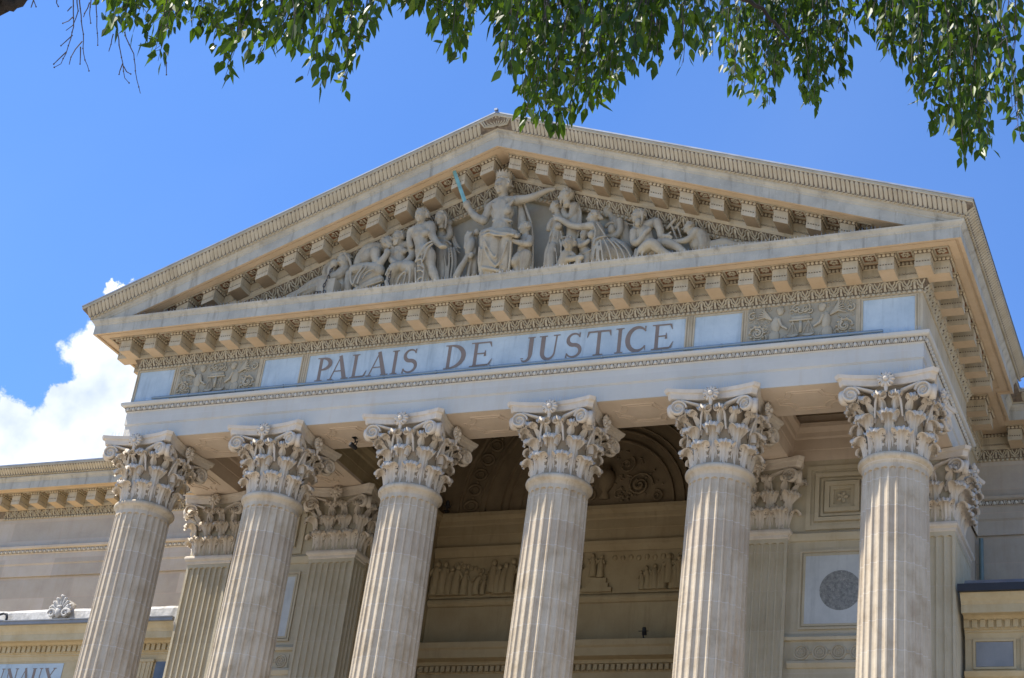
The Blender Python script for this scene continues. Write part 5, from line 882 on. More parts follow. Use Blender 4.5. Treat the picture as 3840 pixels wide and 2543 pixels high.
def head(g,hg,c,h,yaw,roll,st,rnd):
    a=radians(yaw); ro=radians(roll); f=Vector((sin(a),-cos(a),0)); r=Vector((cos(a),sin(a),0)); u=Vector((0,0,1))
    R=Matrix.Rotation(ro,3,'Y'); pt=radians(15); f,u=f*cos(pt)-u*sin(pt),u*cos(pt)+f*sin(pt); f=R@f; r=R@r; u=R@u; c=Vector(c)
    B=Matrix((r,f,u)).transposed()
    P=lambda x,y,z:c+(r*x+f*y+u*z)*h
    E=lambda gg,x,y,z,rx,ry,rz:gg.ell(tuple(P(x,y,z)),rx*h,ry*h,rz*h,12,9,0,B)
    T=lambda gg,L_,rr:gg.tube([P(*q) for q in L_],[k*h for k in rr],8)
    E(g,0,-.02,.16,.70,.80,.78); E(g,0,.14,-.35,.52,.56,.58); E(g,0,.40,-.12,.56,.38,.66); E(g,0,.45,.32,.55,.30,.40)
    T(g,[(0,.76,.25),(0,.97,-.09),(0,.84,-.18)],[.075,.125,.09]); T(g,[(-.42,.62,.22),(-.15,.76,.27),(.15,.76,.27),(.42,.62,.22)],[.085,.085,.085,.085])
    for s in (-1,1): E(g,s*.30,.62,-.14,.19,.2,.2); E(g,s*.25,.68,.06,.11,.08,.07); E(g,s*.70,-.02,-.05,.09,.16,.2)
    T(g,[(-.18,.74,-.36),(0,.82,-.35),(.18,.74,-.36)],[.05,.07,.05]); T(g,[(-.14,.74,-.46),(.14,.74,-.46)],[.07,.07]); E(g,0,.62,-.68,.22,.20,.17)
    T(g,[(0,-.05,-.5),(0,-.05,-1.2)],[.42,.46])
    # hair
    E(hg,0,-.26,.34,.78,.72,.72); 
    for i in range(26):
        t=rnd.uniform(-2.4,2.4); z=rnd.uniform(-.05,.85); rr=sqrt(max(.05,1-(z*.9)**2))
        if abs(t)<1.15 and z<.70: z=.72+.2*rnd.random(); rr=.62
        x=.80*sin(t)*rr; y=-.12+.82*cos(t)*rr; T(hg,[(x,y,z+.12),(x*1.06,y*1.04,z),(x*1.05+.06,y*1.0,z-.16)],[.08,.11,.05])
    if st in (3,):
        for i in range(9):
            x=-.4+.1*i; T(hg,[(x,.45+.25*(1-abs(x)*2),-.38),(x*.8,.62,-.75),(x*.5,.60,-1.05)],[.12,.15,.08])
        T(hg,[(-.3,.80,-.30),(0,.88,-.26),(.3,.80,-.30)],[.07,.08,.07])
    if st in (1,3): 
        for s in (-1,1): E(hg,s*.68,-.12,.05,.18,.34,.36)
    if st==4:
        for s in (-1,1):
            T(hg,[(s*.60,.12,.5),(s*.78,.0,-.1),(s*.74,.05,-.8),(s*.66,.15,-1.35)],[.18,.18,.18,.12])
    if st==2: 
        for s in (-1,1): E(hg,s*.68,-.12,.08,.18,.34,.30)
        E(hg,0,-.8,-.15,.4,.35,.35)
    if st==5:
        E(hg,0,-.95,-.1,.34,.36,.34)
        for i in range(5): E(hg,.2*sin(i*1.3),-1.05+.2*cos(i*1.3),-.12+.2*sin(i*1.9),.16,.16,.16)
FL={'justice':('seated_statue','crowned stone woman enthroned at the pediment centre with one arm outstretched'),
'throne_beast':('beast_statue','carved beast head and forelegs forming the throne arm left of the crowned woman'),
'child_helper':('child_statue','naked stone child standing at the right knee of the crowned woman'),
'bowed_man':('man_statue','seated stone man bent forward asleep with his cheek on his hand'),
'chained_man':('man_statue','bearded bare chested stone man seated with chained wrists crossed'),
'standing_man':('man_statue','tall bare chested stone man standing with a shallow bowl in his hand'),
'woman_cradling':('woman_statue','long haired stone woman standing left of the throne with one arm folded'),
'weeping_prisoner':('prisoner_statue','leftmost reclining stone figure hiding the face in the hands by a block'),
'draped_woman':('woman_statue','stone woman in pleated robe seen in profile, right of the throne'),
'bearded_elder':('man_statue','bearded cloaked stone elder holding his chin, tallest figure right of the throne'),
'crouching_child':('child_statue','round headed stone child crouching low with both hands on a knee'),
'folded_arms_child':('child_statue','small stone child standing with folded arms below the long reaching arm'),
'reaching_woman':('woman_statue','kneeling stone woman in flowing robe stretching one long arm to the left'),
'nursing_woman':('woman_statue','stone woman with tied hair holding a baby behind the reaching woman'),
'seated_elder':('man_statue','long haired bearded stone man seated with one hand on his chest'),
'reclining_man':('man_statue','naked stone man lying stretched out at the right end of the pediment'),
'stone_hammers':('stone_hammers','two crossed stone hammers leaning between the seated elder and the lying man')}
for key,items in FIG.items():
    nm,lb=FL[key]; g=G(); hg=G(); rnd=random.Random(len(key)*7+3); ext=[]
    for it in items:
        if it[0]=='c':
            P=[tuple(it[1+4*i:5+4*i]) for i in range((len(it)-1)//4)]
            for e_ in (0,-1):
                p=P[e_]
                if p[2]<20.80 and p[2]-p[3]>20.36: ext.append(p)
            chain(g,P)
        elif it[0]=='e': sph(g,it[1:4],it[4],it[5],it[6],Matrix.Rotation(radians(it[7]),3,'Y') if it[7] else None,14)
        else: head(g,hg,it[1:4],it[4],it[5],it[6],it[7],rnd)
    for p in ext: chain(g,[p,(p[0],p[1],20.34+p[3]*.3,p[3])])
    o=mk(nm,g,M['statue']); remesh(o,.0165,1); tag(o,lb,'tool' if key=='stone_hammers' else 'statue',None if key=='stone_hammers' else 'carved figures in the pediment')
    if hg.v: h=mk('hair',hg,M['statue'],o); remesh(h,.0135,1)
    if key=='justice':
        g=G(); cx,cy,cz=-.055,-1.02,23.33
        n=16
        for i in range(n):
            a0=2*pi*i/n; a1=2*pi*(i+1)/n; am=(a0+a1)/2
            def C_(a,r,z): return (cx+r*sin(a),cy-r*cos(a),cz+z)
            g.add([C_(a0,.175,0),C_(a1,.175,0),C_(a1,.20,.10),C_(am,.225,.185),C_(a0,.20,.10),C_(a0,.155,0),C_(a1,.155,0),C_(a1,.18,.10),C_(am,.205,.185),C_(a0,.18,.10)],[(0,1,2,4),(4,2,3),(6,5,9,7),(7,9,8),(4,3,8,9),(3,2,7,8),(1,0,5,6)])
        g.tube([(cx+.18*sin(2*pi*i/20),cy-.18*cos(2*pi*i/20),cz) for i in range(21)],.02,6); mk('crown',g,M['statue'],o)
g=G(); A=Vector((-1.25,-1.42,23.62)); B_=Vector((-.94,-1.08,22.76)); d=(B_-A).normalized(); n=Vector((0,1,0)); s_=d.cross(n)
def bl(p,w,t): return [tuple(p+s_*w),tuple(p+n*t),tuple(p-s_*w),tuple(p-n*t)]
g.grid([bl(A,.01,.005),bl(A+d*.09,.047,.018),bl(A+d*.8,.050,.02),bl(B_,.052,.022)],0,False,True); sw=mk('sword',g,M['copper'])
tag(sw,'turquoise bronze sword blade raised in the fist of the crowned woman','sword')
g=G(); cpts=[(-2.56,-1.08,21.29),(-2.63,-1.10,21.21),(-2.66,-1.08,21.05),(-2.69,-1.05,20.91),(-2.71,-1.0,20.77),(-2.72,-.98,20.60),(-2.72,-.98,20.37)]
def links(g,P):
    P=[Vector(p) for p in P]; i=0; acc=0; L_=.10; pos=P[0]; out=[pos.copy()]
    for a,b_ in zip(P,P[1:]):
        d=(b_-a); ln=d.length; s=L_-acc
        while s<=ln: out.append(a+d*(s/ln)); s+=L_
        acc=ln-(s-L_)
    for k,(a,b_) in enumerate(zip(out,out[1:])):
        c=(a+b_)/2; d=(b_-a).normalized(); w=Vector((0,1,0)).cross(d).normalized() if k%2 else (Vector((0,1,0))+.6*Vector((0,1,0)).cross(d)).normalized()
        g.tube([c+d*(.062*cos(2*pi*i/10))+w*(.030*sin(2*pi*i/10)) for i in range(11)],.0105,5,0,False)
links(g,cpts); tag(mk('chain',g,M['iron'],None,True),'iron chain hanging from the wrists of the seated bearded statue','chain')
blk=thing('stone_block','square stone block with a short iron chain in front of the leftmost statue','block',(-4.33,-.98,20.345))
g=G(); g.box(-.24,.24,-.2,.22,0,.70); mk('block_body',g,M['statue'],blk)
g=G(); links(g,[(.02,-.225,.66),(-.03,-.225,.5),(.0,-.225,.36),(.06,-.225,.26),(.02,-.225,.14)]); links(g,[(-.26,-.215,.33),(-.13,-.225,.34),(-.02,-.225,.30)]); mk('fixed_chain',g,M['iron'],blk,True)
g=G(); links(g,[(-4.29,-1.0,21.51),(-4.35,-1.02,21.42),(-4.39,-1.04,21.24),(-4.40,-1.0,21.09),(-4.38,-.98,21.06)]); tag(mk('chain',g,M['iron'],None,True),'short iron chain running from the hands of the leftmost statue to the block','chain')
# ------------------------------------------------------------------ tree
STR=json.loads(r'''[[8.72,-23.52,8.22,0.55],[8.98,-23.34,8.03,0.85],[9.43,-23.48,8.11,0.55],[9.54,-23.23,7.92,0.95],[9.92,-23.45,7.82,0.75],[9.92,-23.32,8.03,0.65],[10.6,-24.02,7.34,0.6],[10.46,-23.47,7.48,0.95],[10.3,-23.02,7.83,1.0],[11.0,-23.41,8.01,0.35],[11.02,-22.85,8.08,0.75],[11.62,-23.34,7.48,0.8],[11.6,-22.5,7.65,1.35],[11.83,-22.61,7.67,1.15],[11.91,-22.23,8.23,0.9],[12.02,-22.08,8.39,0.85],[12.31,-22.24,8.25,0.8],[12.38,-20.62,9.08,1.3],[12.66,-20.47,9.13,1.3],[13.43,-19.77,9.21,1.65],[13.69,-19.96,8.8,1.85],[14.21,-20.93,8.24,1.45],[8.95,-23.83,8.06,0.4],[8.46,-23.36,8.71,0.3],[8.42,-23.26,8.57,0.5],[8.7,-23.49,8.29,0.55],[8.63,-23.39,8.41,0.5],[8.95,-23.69,8.21,0.4],[8.97,-23.69,8.1,0.5],[8.78,-23.52,8.52,0.25],[8.89,-23.57,8.23,0.5],[8.77,-23.4,8.4,0.5],[8.73,-23.32,8.38,0.6],[8.79,-23.43,8.55,0.3],[9.38,-24.0,7.98,0.25],[8.82,-23.28,8.29,0.7],[9.13,-23.57,7.92,0.75],[9.33,-23.75,7.73,0.75],[9.41,-23.8,7.65,0.75],[9.04,-23.44,8.19,0.6],[9.08,-23.41,8.02,0.8],[9.42,-23.77,7.67,0.75],[8.79,-23.09,8.4,0.75],[9.11,-23.45,8.03,0.75],[9.14,-23.51,8.22,0.5],[9.54,-23.91,7.78,0.5],[9.0,-23.31,8.38,0.55],[9.15,-23.44,8.19,0.55],[9.38,-23.73,8.19,0.3],[9.35,-23.67,8.15,0.4],[9.1,-23.27,8.5,0.45],[9.48,-23.62,8.05,0.5],[9.54,-23.69,7.96,0.5],[9.43,-23.49,8.12,0.55],[9.74,-23.87,7.95,0.3],[9.41,-23.37,8.2,0.55],[9.44,-23.34,8.1,0.7],[9.68,-23.63,7.96,0.55],[9.39,-23.25,8.29,0.6],[9.73,-23.69,8.12,0.3],[9.48,-23.24,8.03,0.85],[9.82,-23.63,7.67,0.8],[9.85,-23.62,7.64,0.8],[9.47,-23.15,8.15,0.8],[10.06,-23.85,7.58,0.65],[9.75,-23.46,8.0,0.6],[9.74,-23.46,8.16,0.45],[9.85,-23.53,7.97,0.55],[10.25,-23.97,7.46,0.6],[10.12,-23.8,7.58,0.65],[10.26,-23.96,7.48,0.6],[10.25,-24.0,7.7,0.35],[10.26,-23.92,7.42,0.7],[9.93,-23.51,7.96,0.55],[10.32,-23.94,7.4,0.7],[10.28,-23.91,7.57,0.55],[10.01,-23.61,8.1,0.35],[9.98,-23.47,7.85,0.7],[10.14,-23.71,7.88,0.45],[10.35,-23.9,7.64,0.45],[9.81,-23.16,8.2,0.65],[10.46,-23.96,7.47,0.55],[10.37,-23.85,7.58,0.55],[10.23,-23.65,7.76,0.6],[9.89,-23.22,8.31,0.5],[10.13,-23.44,7.91,0.65],[10.25,-23.59,7.78,0.6],[10.21,-23.51,7.81,0.65],[10.13,-23.41,7.92,0.65],[10.07,-23.35,8.15,0.5],[10.39,-23.73,7.71,0.55],[10.43,-23.77,7.76,0.45],[10.19,-23.4,7.91,0.65],[10.21,-23.41,7.91,0.65],[10.4,-23.62,7.63,0.7],[10.29,-23.48,7.88,0.6],[10.24,-23.32,7.79,0.8],[10.02,-23.02,8.0,0.9],[10.63,-23.83,7.39,0.7],[10.21,-23.23,7.9,0.8],[10.41,-23.43,7.57,0.9],[10.53,-23.66,7.71,0.55],[10.26,-23.17,7.81,0.95],[10.14,-22.99,8.0,0.9],[10.39,-23.33,7.66,0.9],[10.4,-23.42,7.96,0.55],[10.26,-23.2,8.11,0.6],[10.38,-23.38,8.17,0.35],[10.75,-23.72,7.36,0.8],[10.21,-22.95,8.05,0.9],[10.27,-23.06,8.14,0.7],[10.69,-23.58,7.39,0.9],[10.81,-23.86,7.66,0.35],[10.54,-23.46,8.03,0.4],[10.64,-23.54,7.87,0.45],[10.3,-22.95,8.06,0.85],[10.52,-23.37,8.15,0.35],[10.35,-23.03,8.12,0.7],[10.77,-23.66,7.72,0.5],[10.65,-23.45,7.93,0.5],[10.51,-23.26,8.1,0.5],[10.6,-23.35,8.07,0.45],[10.91,-23.79,7.63,0.45],[10.52,-23.2,8.31,0.35],[11.03,-23.89,7.6,0.35],[10.52,-23.15,8.39,0.3],[10.54,-23.13,8.42,0.3],[10.83,-23.42,8.15,0.25],[10.86,-23.41,8.13,0.25],[10.73,-23.22,8.29,0.3],[10.98,-23.53,7.97,0.3],[10.93,-23.4,8.1,0.3],[11.25,-23.86,7.69,0.25],[10.99,-23.47,8.04,0.3],[11.04,-23.47,8.06,0.25],[11.09,-23.4,8.05,0.3],[11.13,-23.47,7.96,0.35],[11.26,-23.59,7.72,0.45],[11.18,-23.47,7.82,0.45],[11.34,-23.68,7.64,0.4],[10.99,-23.03,8.09,0.6],[11.31,-23.49,7.61,0.6],[11.0,-22.95,8.12,0.65],[11.25,-23.37,7.68,0.65],[10.89,-22.76,8.36,0.55],[11.27,-23.35,7.8,0.55],[11.32,-23.43,7.85,0.4],[11.22,-23.2,7.94,0.55],[11.08,-23.0,8.37,0.35],[10.97,-22.72,8.45,0.5],[11.48,-23.59,7.8,0.3],[11.54,-23.6,7.85,0.25],[11.54,-23.63,7.89,0.15],[11.43,-23.37,8.06,0.25],[11.49,-23.5,7.98,0.2],[11.34,-23.13,8.23,0.3],[11.32,-23.11,8.22,0.3],[11.18,-22.73,8.39,0.5],[11.35,-23.04,8.07,0.5],[11.31,-22.88,8.16,0.6],[11.42,-23.01,8.02,0.6],[11.51,-23.19,8.0,0.45],[11.48,-23.04,7.8,0.75],[11.55,-23.25,7.97,0.4],[11.51,-23.08,7.74,0.8],[11.62,-23.27,7.62,0.7],[11.58,-23.19,7.62,0.8],[11.3,-22.68,8.28,0.6],[11.28,-22.53,8.14,0.9],[11.32,-22.52,7.95,1.1],[11.52,-22.85,7.65,1.05],[11.68,-23.22,7.77,0.6],[11.51,-22.77,7.6,1.2],[11.4,-22.53,7.86,1.15],[11.47,-22.67,7.64,1.25],[11.37,-22.41,7.84,1.3],[11.51,-22.67,7.63,1.25],[11.3,-22.28,8.14,1.1],[11.62,-22.9,7.66,1.0],[11.31,-22.19,8.0,1.3],[11.47,-22.52,7.76,1.25],[11.37,-22.33,8.17,1.0],[11.43,-22.33,7.85,1.35],[11.69,-22.85,7.45,1.25],[11.55,-22.71,8.37,0.45],[11.67,-22.79,7.8,0.95],[11.56,-22.51,7.7,1.3],[11.64,-22.71,8.0,0.8],[11.37,-22.01,8.08,1.35],[11.73,-22.82,7.76,0.95],[11.78,-22.99,8.08,0.45],[11.69,-22.61,7.63,1.25],[11.52,-22.31,8.26,0.9],[11.64,-22.44,7.84,1.2],[11.72,-22.6,7.66,1.25],[11.85,-22.93,7.83,0.75],[11.51,-22.14,8.14,1.15],[11.47,-22.0,8.22,1.2],[11.62,-22.31,8.1,1.05],[11.58,-22.18,8.24,1.0],[11.9,-22.92,8.06,0.5],[11.57,-22.07,8.23,1.15],[11.57,-22.02,8.17,1.25],[11.6,-22.1,8.21,1.1],[11.55,-21.95,8.39,1.05],[11.75,-22.39,8.36,0.7],[11.69,-22.14,8.11,1.15],[11.89,-22.62,8.02,0.8],[11.69,-22.06,8.21,1.1],[11.74,-22.16,8.24,1.0],[11.89,-22.43,7.94,1.05],[11.59,-21.77,8.46,1.15],[11.68,-21.94,8.45,1.0],[11.63,-21.83,8.42,1.15],[11.85,-22.31,8.27,0.8],[11.91,-22.39,8.17,0.85],[11.97,-22.51,8.1,0.8],[11.86,-22.31,8.61,0.5],[11.84,-22.23,8.6,0.55],[12.05,-22.59,8.03,0.8],[11.95,-22.3,8.21,0.85],[12.01,-22.38,8.17,0.85],[12.09,-22.56,8.18,0.65],[12.05,-22.44,8.13,0.8],[11.87,-22.03,8.86,0.45],[11.87,-21.9,8.65,0.8],[11.8,-21.66,8.89,0.75],[12.08,-22.33,8.22,0.8],[11.93,-21.94,8.71,0.7],[11.99,-22.07,8.61,0.65],[12.06,-22.18,8.44,0.7],[11.85,-21.59,8.87,0.8],[12.11,-22.23,8.37,0.75],[12.1,-22.22,8.51,0.6],[12.16,-22.3,8.52,0.5],[12.05,-21.97,8.72,0.6],[12.07,-22.03,8.68,0.6],[12.21,-22.32,8.52,0.5],[12.26,-22.42,8.47,0.45],[12.14,-21.95,8.72,0.6],[11.99,-21.53,9.12,0.6],[12.27,-22.21,8.37,0.7],[12.14,-21.86,8.76,0.65],[11.93,-21.32,9.33,0.55],[12.2,-21.98,8.88,0.4],[12.26,-22.04,8.63,0.6],[12.07,-21.47,9.14,0.6],[12.26,-21.9,8.68,0.65],[11.96,-21.07,9.31,0.8],[12.13,-21.46,8.95,0.8],[12.21,-21.61,8.81,0.8],[11.91,-20.74,9.51,0.9],[12.1,-21.25,9.1,0.8],[12.23,-21.57,8.9,0.7],[12.13,-21.28,9.06,0.85],[12.2,-21.39,8.97,0.8],[12.07,-21.02,9.32,0.8],[11.98,-20.78,9.74,0.6],[12.15,-21.22,9.38,0.55],[12.0,-20.74,9.47,0.9],[11.94,-20.56,9.72,0.8],[12.09,-20.95,9.63,0.55],[12.08,-20.83,9.45,0.85],[12.18,-21.06,9.19,0.85],[12.14,-20.92,9.58,0.6],[12.12,-20.75,9.29,1.05],[12.24,-21.03,9.03,1.05],[12.17,-20.81,9.42,0.85],[12.04,-20.37,9.49,1.2],[12.12,-20.55,9.62,0.9],[11.94,-19.86,9.82,1.3],[12.23,-20.78,9.13,1.15],[12.1,-20.3,9.55,1.15],[12.15,-20.39,9.75,0.85],[12.18,-20.42,9.68,0.9],[12.32,-20.8,9.28,0.95],[12.0,-19.77,9.81,1.35],[12.13,-20.16,9.95,0.9],[12.16,-20.13,9.58,1.25],[12.33,-20.66,9.54,0.8],[12.33,-20.54,9.2,1.25],[12.2,-20.16,9.5,1.3],[12.22,-20.25,10.18,0.55],[12.33,-20.5,10.03,0.45],[12.27,-20.19,9.67,1.1],[12.43,-20.67,9.27,1.05],[12.44,-20.71,9.23,1.05],[12.23,-19.96,9.97,1.0],[12.26,-20.0,9.93,1.0],[12.41,-20.48,9.42,1.05],[12.36,-20.3,9.64,1.0],[12.51,-20.76,9.63,0.6],[12.51,-20.68,9.26,1.05],[12.48,-20.6,9.85,0.55],[12.57,-20.81,9.54,0.65],[12.44,-20.26,9.74,0.95],[12.49,-20.39,9.75,0.8],[12.45,-20.11,9.75,1.05],[12.56,-20.38,9.35,1.2],[12.38,-19.77,9.78,1.3],[12.49,-20.08,9.68,1.15],[12.58,-20.33,9.38,1.2],[12.51,-20.06,9.54,1.3],[12.57,-20.23,9.35,1.3],[12.63,-20.41,9.65,0.85],[12.49,-19.88,9.59,1.4],[12.71,-20.55,9.12,1.25],[12.5,-19.83,9.69,1.35],[12.75,-20.6,9.28,1.05],[12.69,-20.42,10.0,0.5],[12.5,-19.66,9.78,1.4],[12.79,-20.61,9.31,1.0],[12.81,-20.61,9.27,1.0],[12.79,-20.46,9.48,0.95],[12.84,-20.53,9.44,0.9],[12.76,-20.12,9.81,0.9],[12.78,-20.11,9.59,1.1],[12.79,-20.17,9.53,1.15],[12.8,-20.11,9.69,1.0],[12.91,-20.47,9.5,0.9],[12.97,-20.63,9.45,0.8],[12.98,-20.62,9.38,0.85],[13.02,-20.72,9.65,0.5],[12.82,-19.89,10.01,0.9],[13.03,-20.67,9.46,0.75],[13.07,-20.79,9.51,0.55],[13.01,-20.46,9.68,0.7],[12.92,-19.99,10.2,0.6],[12.96,-20.01,10.24,0.5],[12.92,-19.86,10.25,0.65],[13.0,-20.1,10.11,0.55],[13.12,-20.52,9.73,0.55],[13.05,-20.04,10.23,0.5],[13.14,-20.26,9.8,0.7],[13.23,-20.58,9.47,0.75],[13.11,-19.97,9.94,0.8],[13.2,-20.3,9.73,0.75],[13.1,-19.89,9.98,0.85],[13.17,-20.07,9.78,0.9],[13.3,-20.57,9.6,0.6],[13.17,-19.95,9.79,0.95],[13.3,-20.48,9.53,0.75],[13.22,-19.99,9.81,0.9],[13.38,-20.67,9.63,0.5],[13.45,-20.92,9.41,0.45],[13.34,-20.33,9.52,0.9],[13.45,-20.72,9.13,0.95],[13.3,-19.86,9.68,1.1],[13.36,-20.03,9.41,1.25],[13.45,-20.45,9.08,1.2],[13.51,-20.71,9.19,0.85],[13.55,-20.86,9.16,0.75],[13.46,-20.3,9.22,1.2],[13.4,-19.95,9.4,1.3],[13.48,-20.33,9.37,1.0],[13.43,-19.98,9.56,1.1],[13.44,-19.88,9.38,1.35],[13.52,-20.2,9.03,1.45],[13.49,-19.88,9.2,1.55],[13.63,-20.57,9.12,1.0],[13.62,-20.38,9.44,0.85],[13.65,-20.4,9.59,0.7],[13.75,-20.89,8.94,0.9],[13.7,-20.67,8.63,1.4],[13.58,-19.83,9.26,1.5],[13.71,-20.53,8.73,1.4],[13.71,-20.47,9.59,0.6],[13.68,-20.22,8.91,1.5],[13.76,-20.58,8.76,1.35],[13.75,-20.41,8.63,1.6],[13.7,-20.04,8.78,1.8],[13.72,-20.09,8.96,1.55],[13.75,-20.28,8.61,1.75],[13.79,-20.37,8.68,1.6],[13.86,-20.71,8.64,1.35],[13.89,-20.73,8.53,1.4],[13.91,-20.71,8.72,1.25],[13.78,-19.97,8.83,1.8],[13.95,-20.86,8.77,1.05],[13.91,-20.6,8.41,1.65],[13.92,-20.63,8.4,1.6],[13.86,-20.24,8.69,1.7],[13.9,-20.41,8.62,1.6],[13.97,-20.71,8.41,1.55],[13.84,-19.88,8.93,1.75],[13.96,-20.46,9.02,1.15],[13.95,-20.27,9.06,1.25],[14.05,-20.85,8.67,1.15],[14.06,-20.69,8.93,1.0],[14.08,-20.71,9.09,0.8],[14.07,-20.48,9.43,0.7],[14.11,-20.66,9.37,0.6],[14.07,-20.5,8.8,1.3],[14.09,-20.47,9.24,0.9],[14.09,-20.37,8.92,1.3],[14.17,-20.78,8.79,1.05],[14.15,-20.6,8.63,1.35],[14.17,-20.54,8.56,1.5],[14.21,-20.52,9.27,0.75]]'''); TW=json.loads(r'''[[8.99,-24.18,8.02,8.97,-24.13,7.96,8.96,-24.09,7.9,8.95,-24.06,7.86,8.92,-24.03,7.8,8.9,-24.01,7.76,8.88,-23.99,7.72,8.84,-23.97,7.66,8.81,-23.98,7.63],[8.93,-24.04,7.68,8.89,-24.04,7.64,8.86,-24.04,7.6],[8.87,-23.97,7.88,8.83,-23.97,7.84,8.8,-23.97,7.81],[8.65,-23.8,8.21,8.62,-23.8,8.18,8.59,-23.81,8.16],[8.91,-24.08,8.01,8.88,-24.08,7.98],[9.03,-24.17,8.02,9.01,-24.11,7.95,9.0,-24.04,7.86,9.0,-24.01,7.83,8.98,-23.96,7.76,8.97,-23.91,7.71,8.98,-23.86,7.66],[8.81,-23.82,7.96,8.77,-23.81,7.91,8.74,-23.8,7.86,8.72,-23.78,7.82],[8.88,-23.89,7.85,8.87,-23.86,7.8,8.86,-23.83,7.76],[8.85,-24.01,8.17,8.83,-23.95,8.1,8.79,-23.91,8.02,8.75,-23.92,7.98],[9.01,-24.03,8.14,8.99,-23.94,8.03,8.98,-23.9,7.98,8.96,-23.83,7.89],[9.07,-24.12,8.05,9.04,-24.05,7.95,9.03,-24.01,7.91],[9.17,-24.2,7.89,9.13,-24.18,7.83,9.12,-24.17,7.81],[8.88,-23.65,8.14,8.86,-23.62,8.08,8.84,-23.6,8.04],[8.98,-23.71,8.07,8.97,-23.64,7.99,8.97,-23.58,7.93,8.96,-23.52,7.86,8.98,-23.49,7.84],[9.16,-23.77,7.73,9.17,-23.74,7.71,9.19,-23.72,7.7],[9.04,-23.66,7.86,9.02,-23.64,7.82,9.01,-23.63,7.8],[9.05,-23.73,8.06,9.06,-23.67,8.0,9.07,-23.62,7.96,9.06,-23.55,7.88,9.06,-23.51,7.83,9.06,-23.45,7.77],[9.27,-23.56,7.98,9.26,-23.51,7.93,9.25,-23.47,7.87],[9.22,-23.49,8.4,9.18,-23.46,8.34,9.15,-23.42,8.27],[9.23,-23.64,8.41,9.22,-23.6,8.35,9.23,-23.57,8.33,9.27,-23.54,8.34],[8.78,-24.3,7.95,8.78,-24.27,7.93,8.78,-24.24,7.91],[8.76,-24.26,7.95,8.74,-24.24,7.91],[8.75,-24.08,8.13,8.74,-24.05,8.1,8.74,-24.03,8.09]]''')
m,nt,N,L,P=nodes('leaf_green')
geo=N.new('ShaderNodeNewGeometry'); wn=N.new('ShaderNodeTexWhiteNoise'); wn.noise_dimensions='1D'; L.new(geo.outputs['Random Per Island'],wn.inputs['W'])
r=N.new('ShaderNodeValToRGB'); r.color_ramp.elements[0].color=(.012,.028,.004,1); r.color_ramp.elements[1].color=(.10,.15,.012,1)
e=r.color_ramp.elements.new(.6); e.color=(.024,.052,.007,1); L.new(wn.outputs[0],r.inputs[0]); L.new(r.outputs[0],P.inputs['Base Color']); P.inputs['Roughness'].default_value=.45; P.inputs['Specular IOR Level'].default_value=.28
tr=N.new('ShaderNodeBsdfTranslucent'); gm=N.new('ShaderNodeMix'); gm.data_type='RGBA'; gm.inputs[0].default_value=.5; gm.inputs[6].default_value=(.20,.36,.012,1); L.new(r.outputs[0],gm.inputs[7]); L.new(gm.outputs[2],tr.inputs[0])
mx_=N.new('ShaderNodeMixShader'); mx_.inputs[0].default_value=.36; L.new(P.outputs[0],mx_.inputs[1]); L.new(tr.outputs[0],mx_.inputs[2]); L.new(mx_.outputs[0],N['Material Output'].inputs[0])
M['leaf']=m
rt=random.Random(77)
tree=thing('hackberry_tree','leafy tree whose drooping green branches hang across the top of the view','tree',(6.2,-27.2,0))
def Wt(p): return (p[0]-6.2,p[1]+27.2,p[2])
def leafblade(g,p,d,side,ln,w):
    """pointed leaf with folded midrib; p base, d direction, side vector"""
    n=d.cross(side).normalized(); fold=.25
    c=[p+d*(ln*t)-Vector((0,0,1))*(.06*ln*t*t) for t in (0,.12,.38,.68,1.0)]
    ws=[0,.62,1,.58,0]; V=[tuple(c[0])]
    for i in (1,2,3):
        V+=[tuple(c[i]+side*w*ws[i]+n*w*fold*ws[i]),tuple(c[i]),tuple(c[i]-side*w*ws[i]+n*w*fold*ws[i])]
    V.append(tuple(c[4]))
    g.add(V,[(0,2,1),(0,3,2),(1,2,5,4),(2,3,6,5),(4,5,8,7),(5,6,9,8),(7,8,10),(8,9,10)])
def strand(gl,gt,tip,L_,dens=17,sp=.12):
    x,y,z=tip; n=max(3,int(L_/.12)); P=[]
    dx,dy=rt.uniform(-.18,.18)*L_,rt.uniform(-.18,.18)*L_
    for i in range(n+1):
        t=i/n; P.append(Vector((x+dx*(1-t)**1.5+rt.uniform(-.012,.012),y+dy*(1-t)**1.5+rt.uniform(-.012,.012),z+.05+L_*(1-t))))
    gt.tube(P,[.0045*(1-.6*i/n) for i in range(n+1)],4)
    k=int(L_*dens)+4
    for i in range(k):
        t=(i+rt.random())/k; t=t**.9; f=t*n; a=min(int(f),n-1); p=P[a].lerp(P[a+1],f-a)
        az=rt.uniform(0,2*pi); off=Vector((cos(az),sin(az),0))*rt.uniform(.008,sp*(1.05-.62*t)); q=p+off+Vector((0,0,-abs(off.length)*.5+.02))
        if rt.random()<.35: gt.tube([p+Vector((0,0,.03)),q],[.0022,.0015],3,0,False)
        d=Vector((off.x*5+rt.uniform(-.4,.4),off.y*5+rt.uniform(-.4,.4),-1.0)).normalized()
        if rt.random()<.12: d=Vector((rt.uniform(-1,1),rt.uniform(-1,1),rt.uniform(-.6,.1))).normalized()
        s=Vector((rt.uniform(-1,1),rt.uniform(-1,1),rt.uniform(-.3,.3))); s=(s-d*s.dot(d)).normalized()
        leafblade(gl,q,d,s,rt.uniform(.07,.13),rt.uniform(.018,.028))
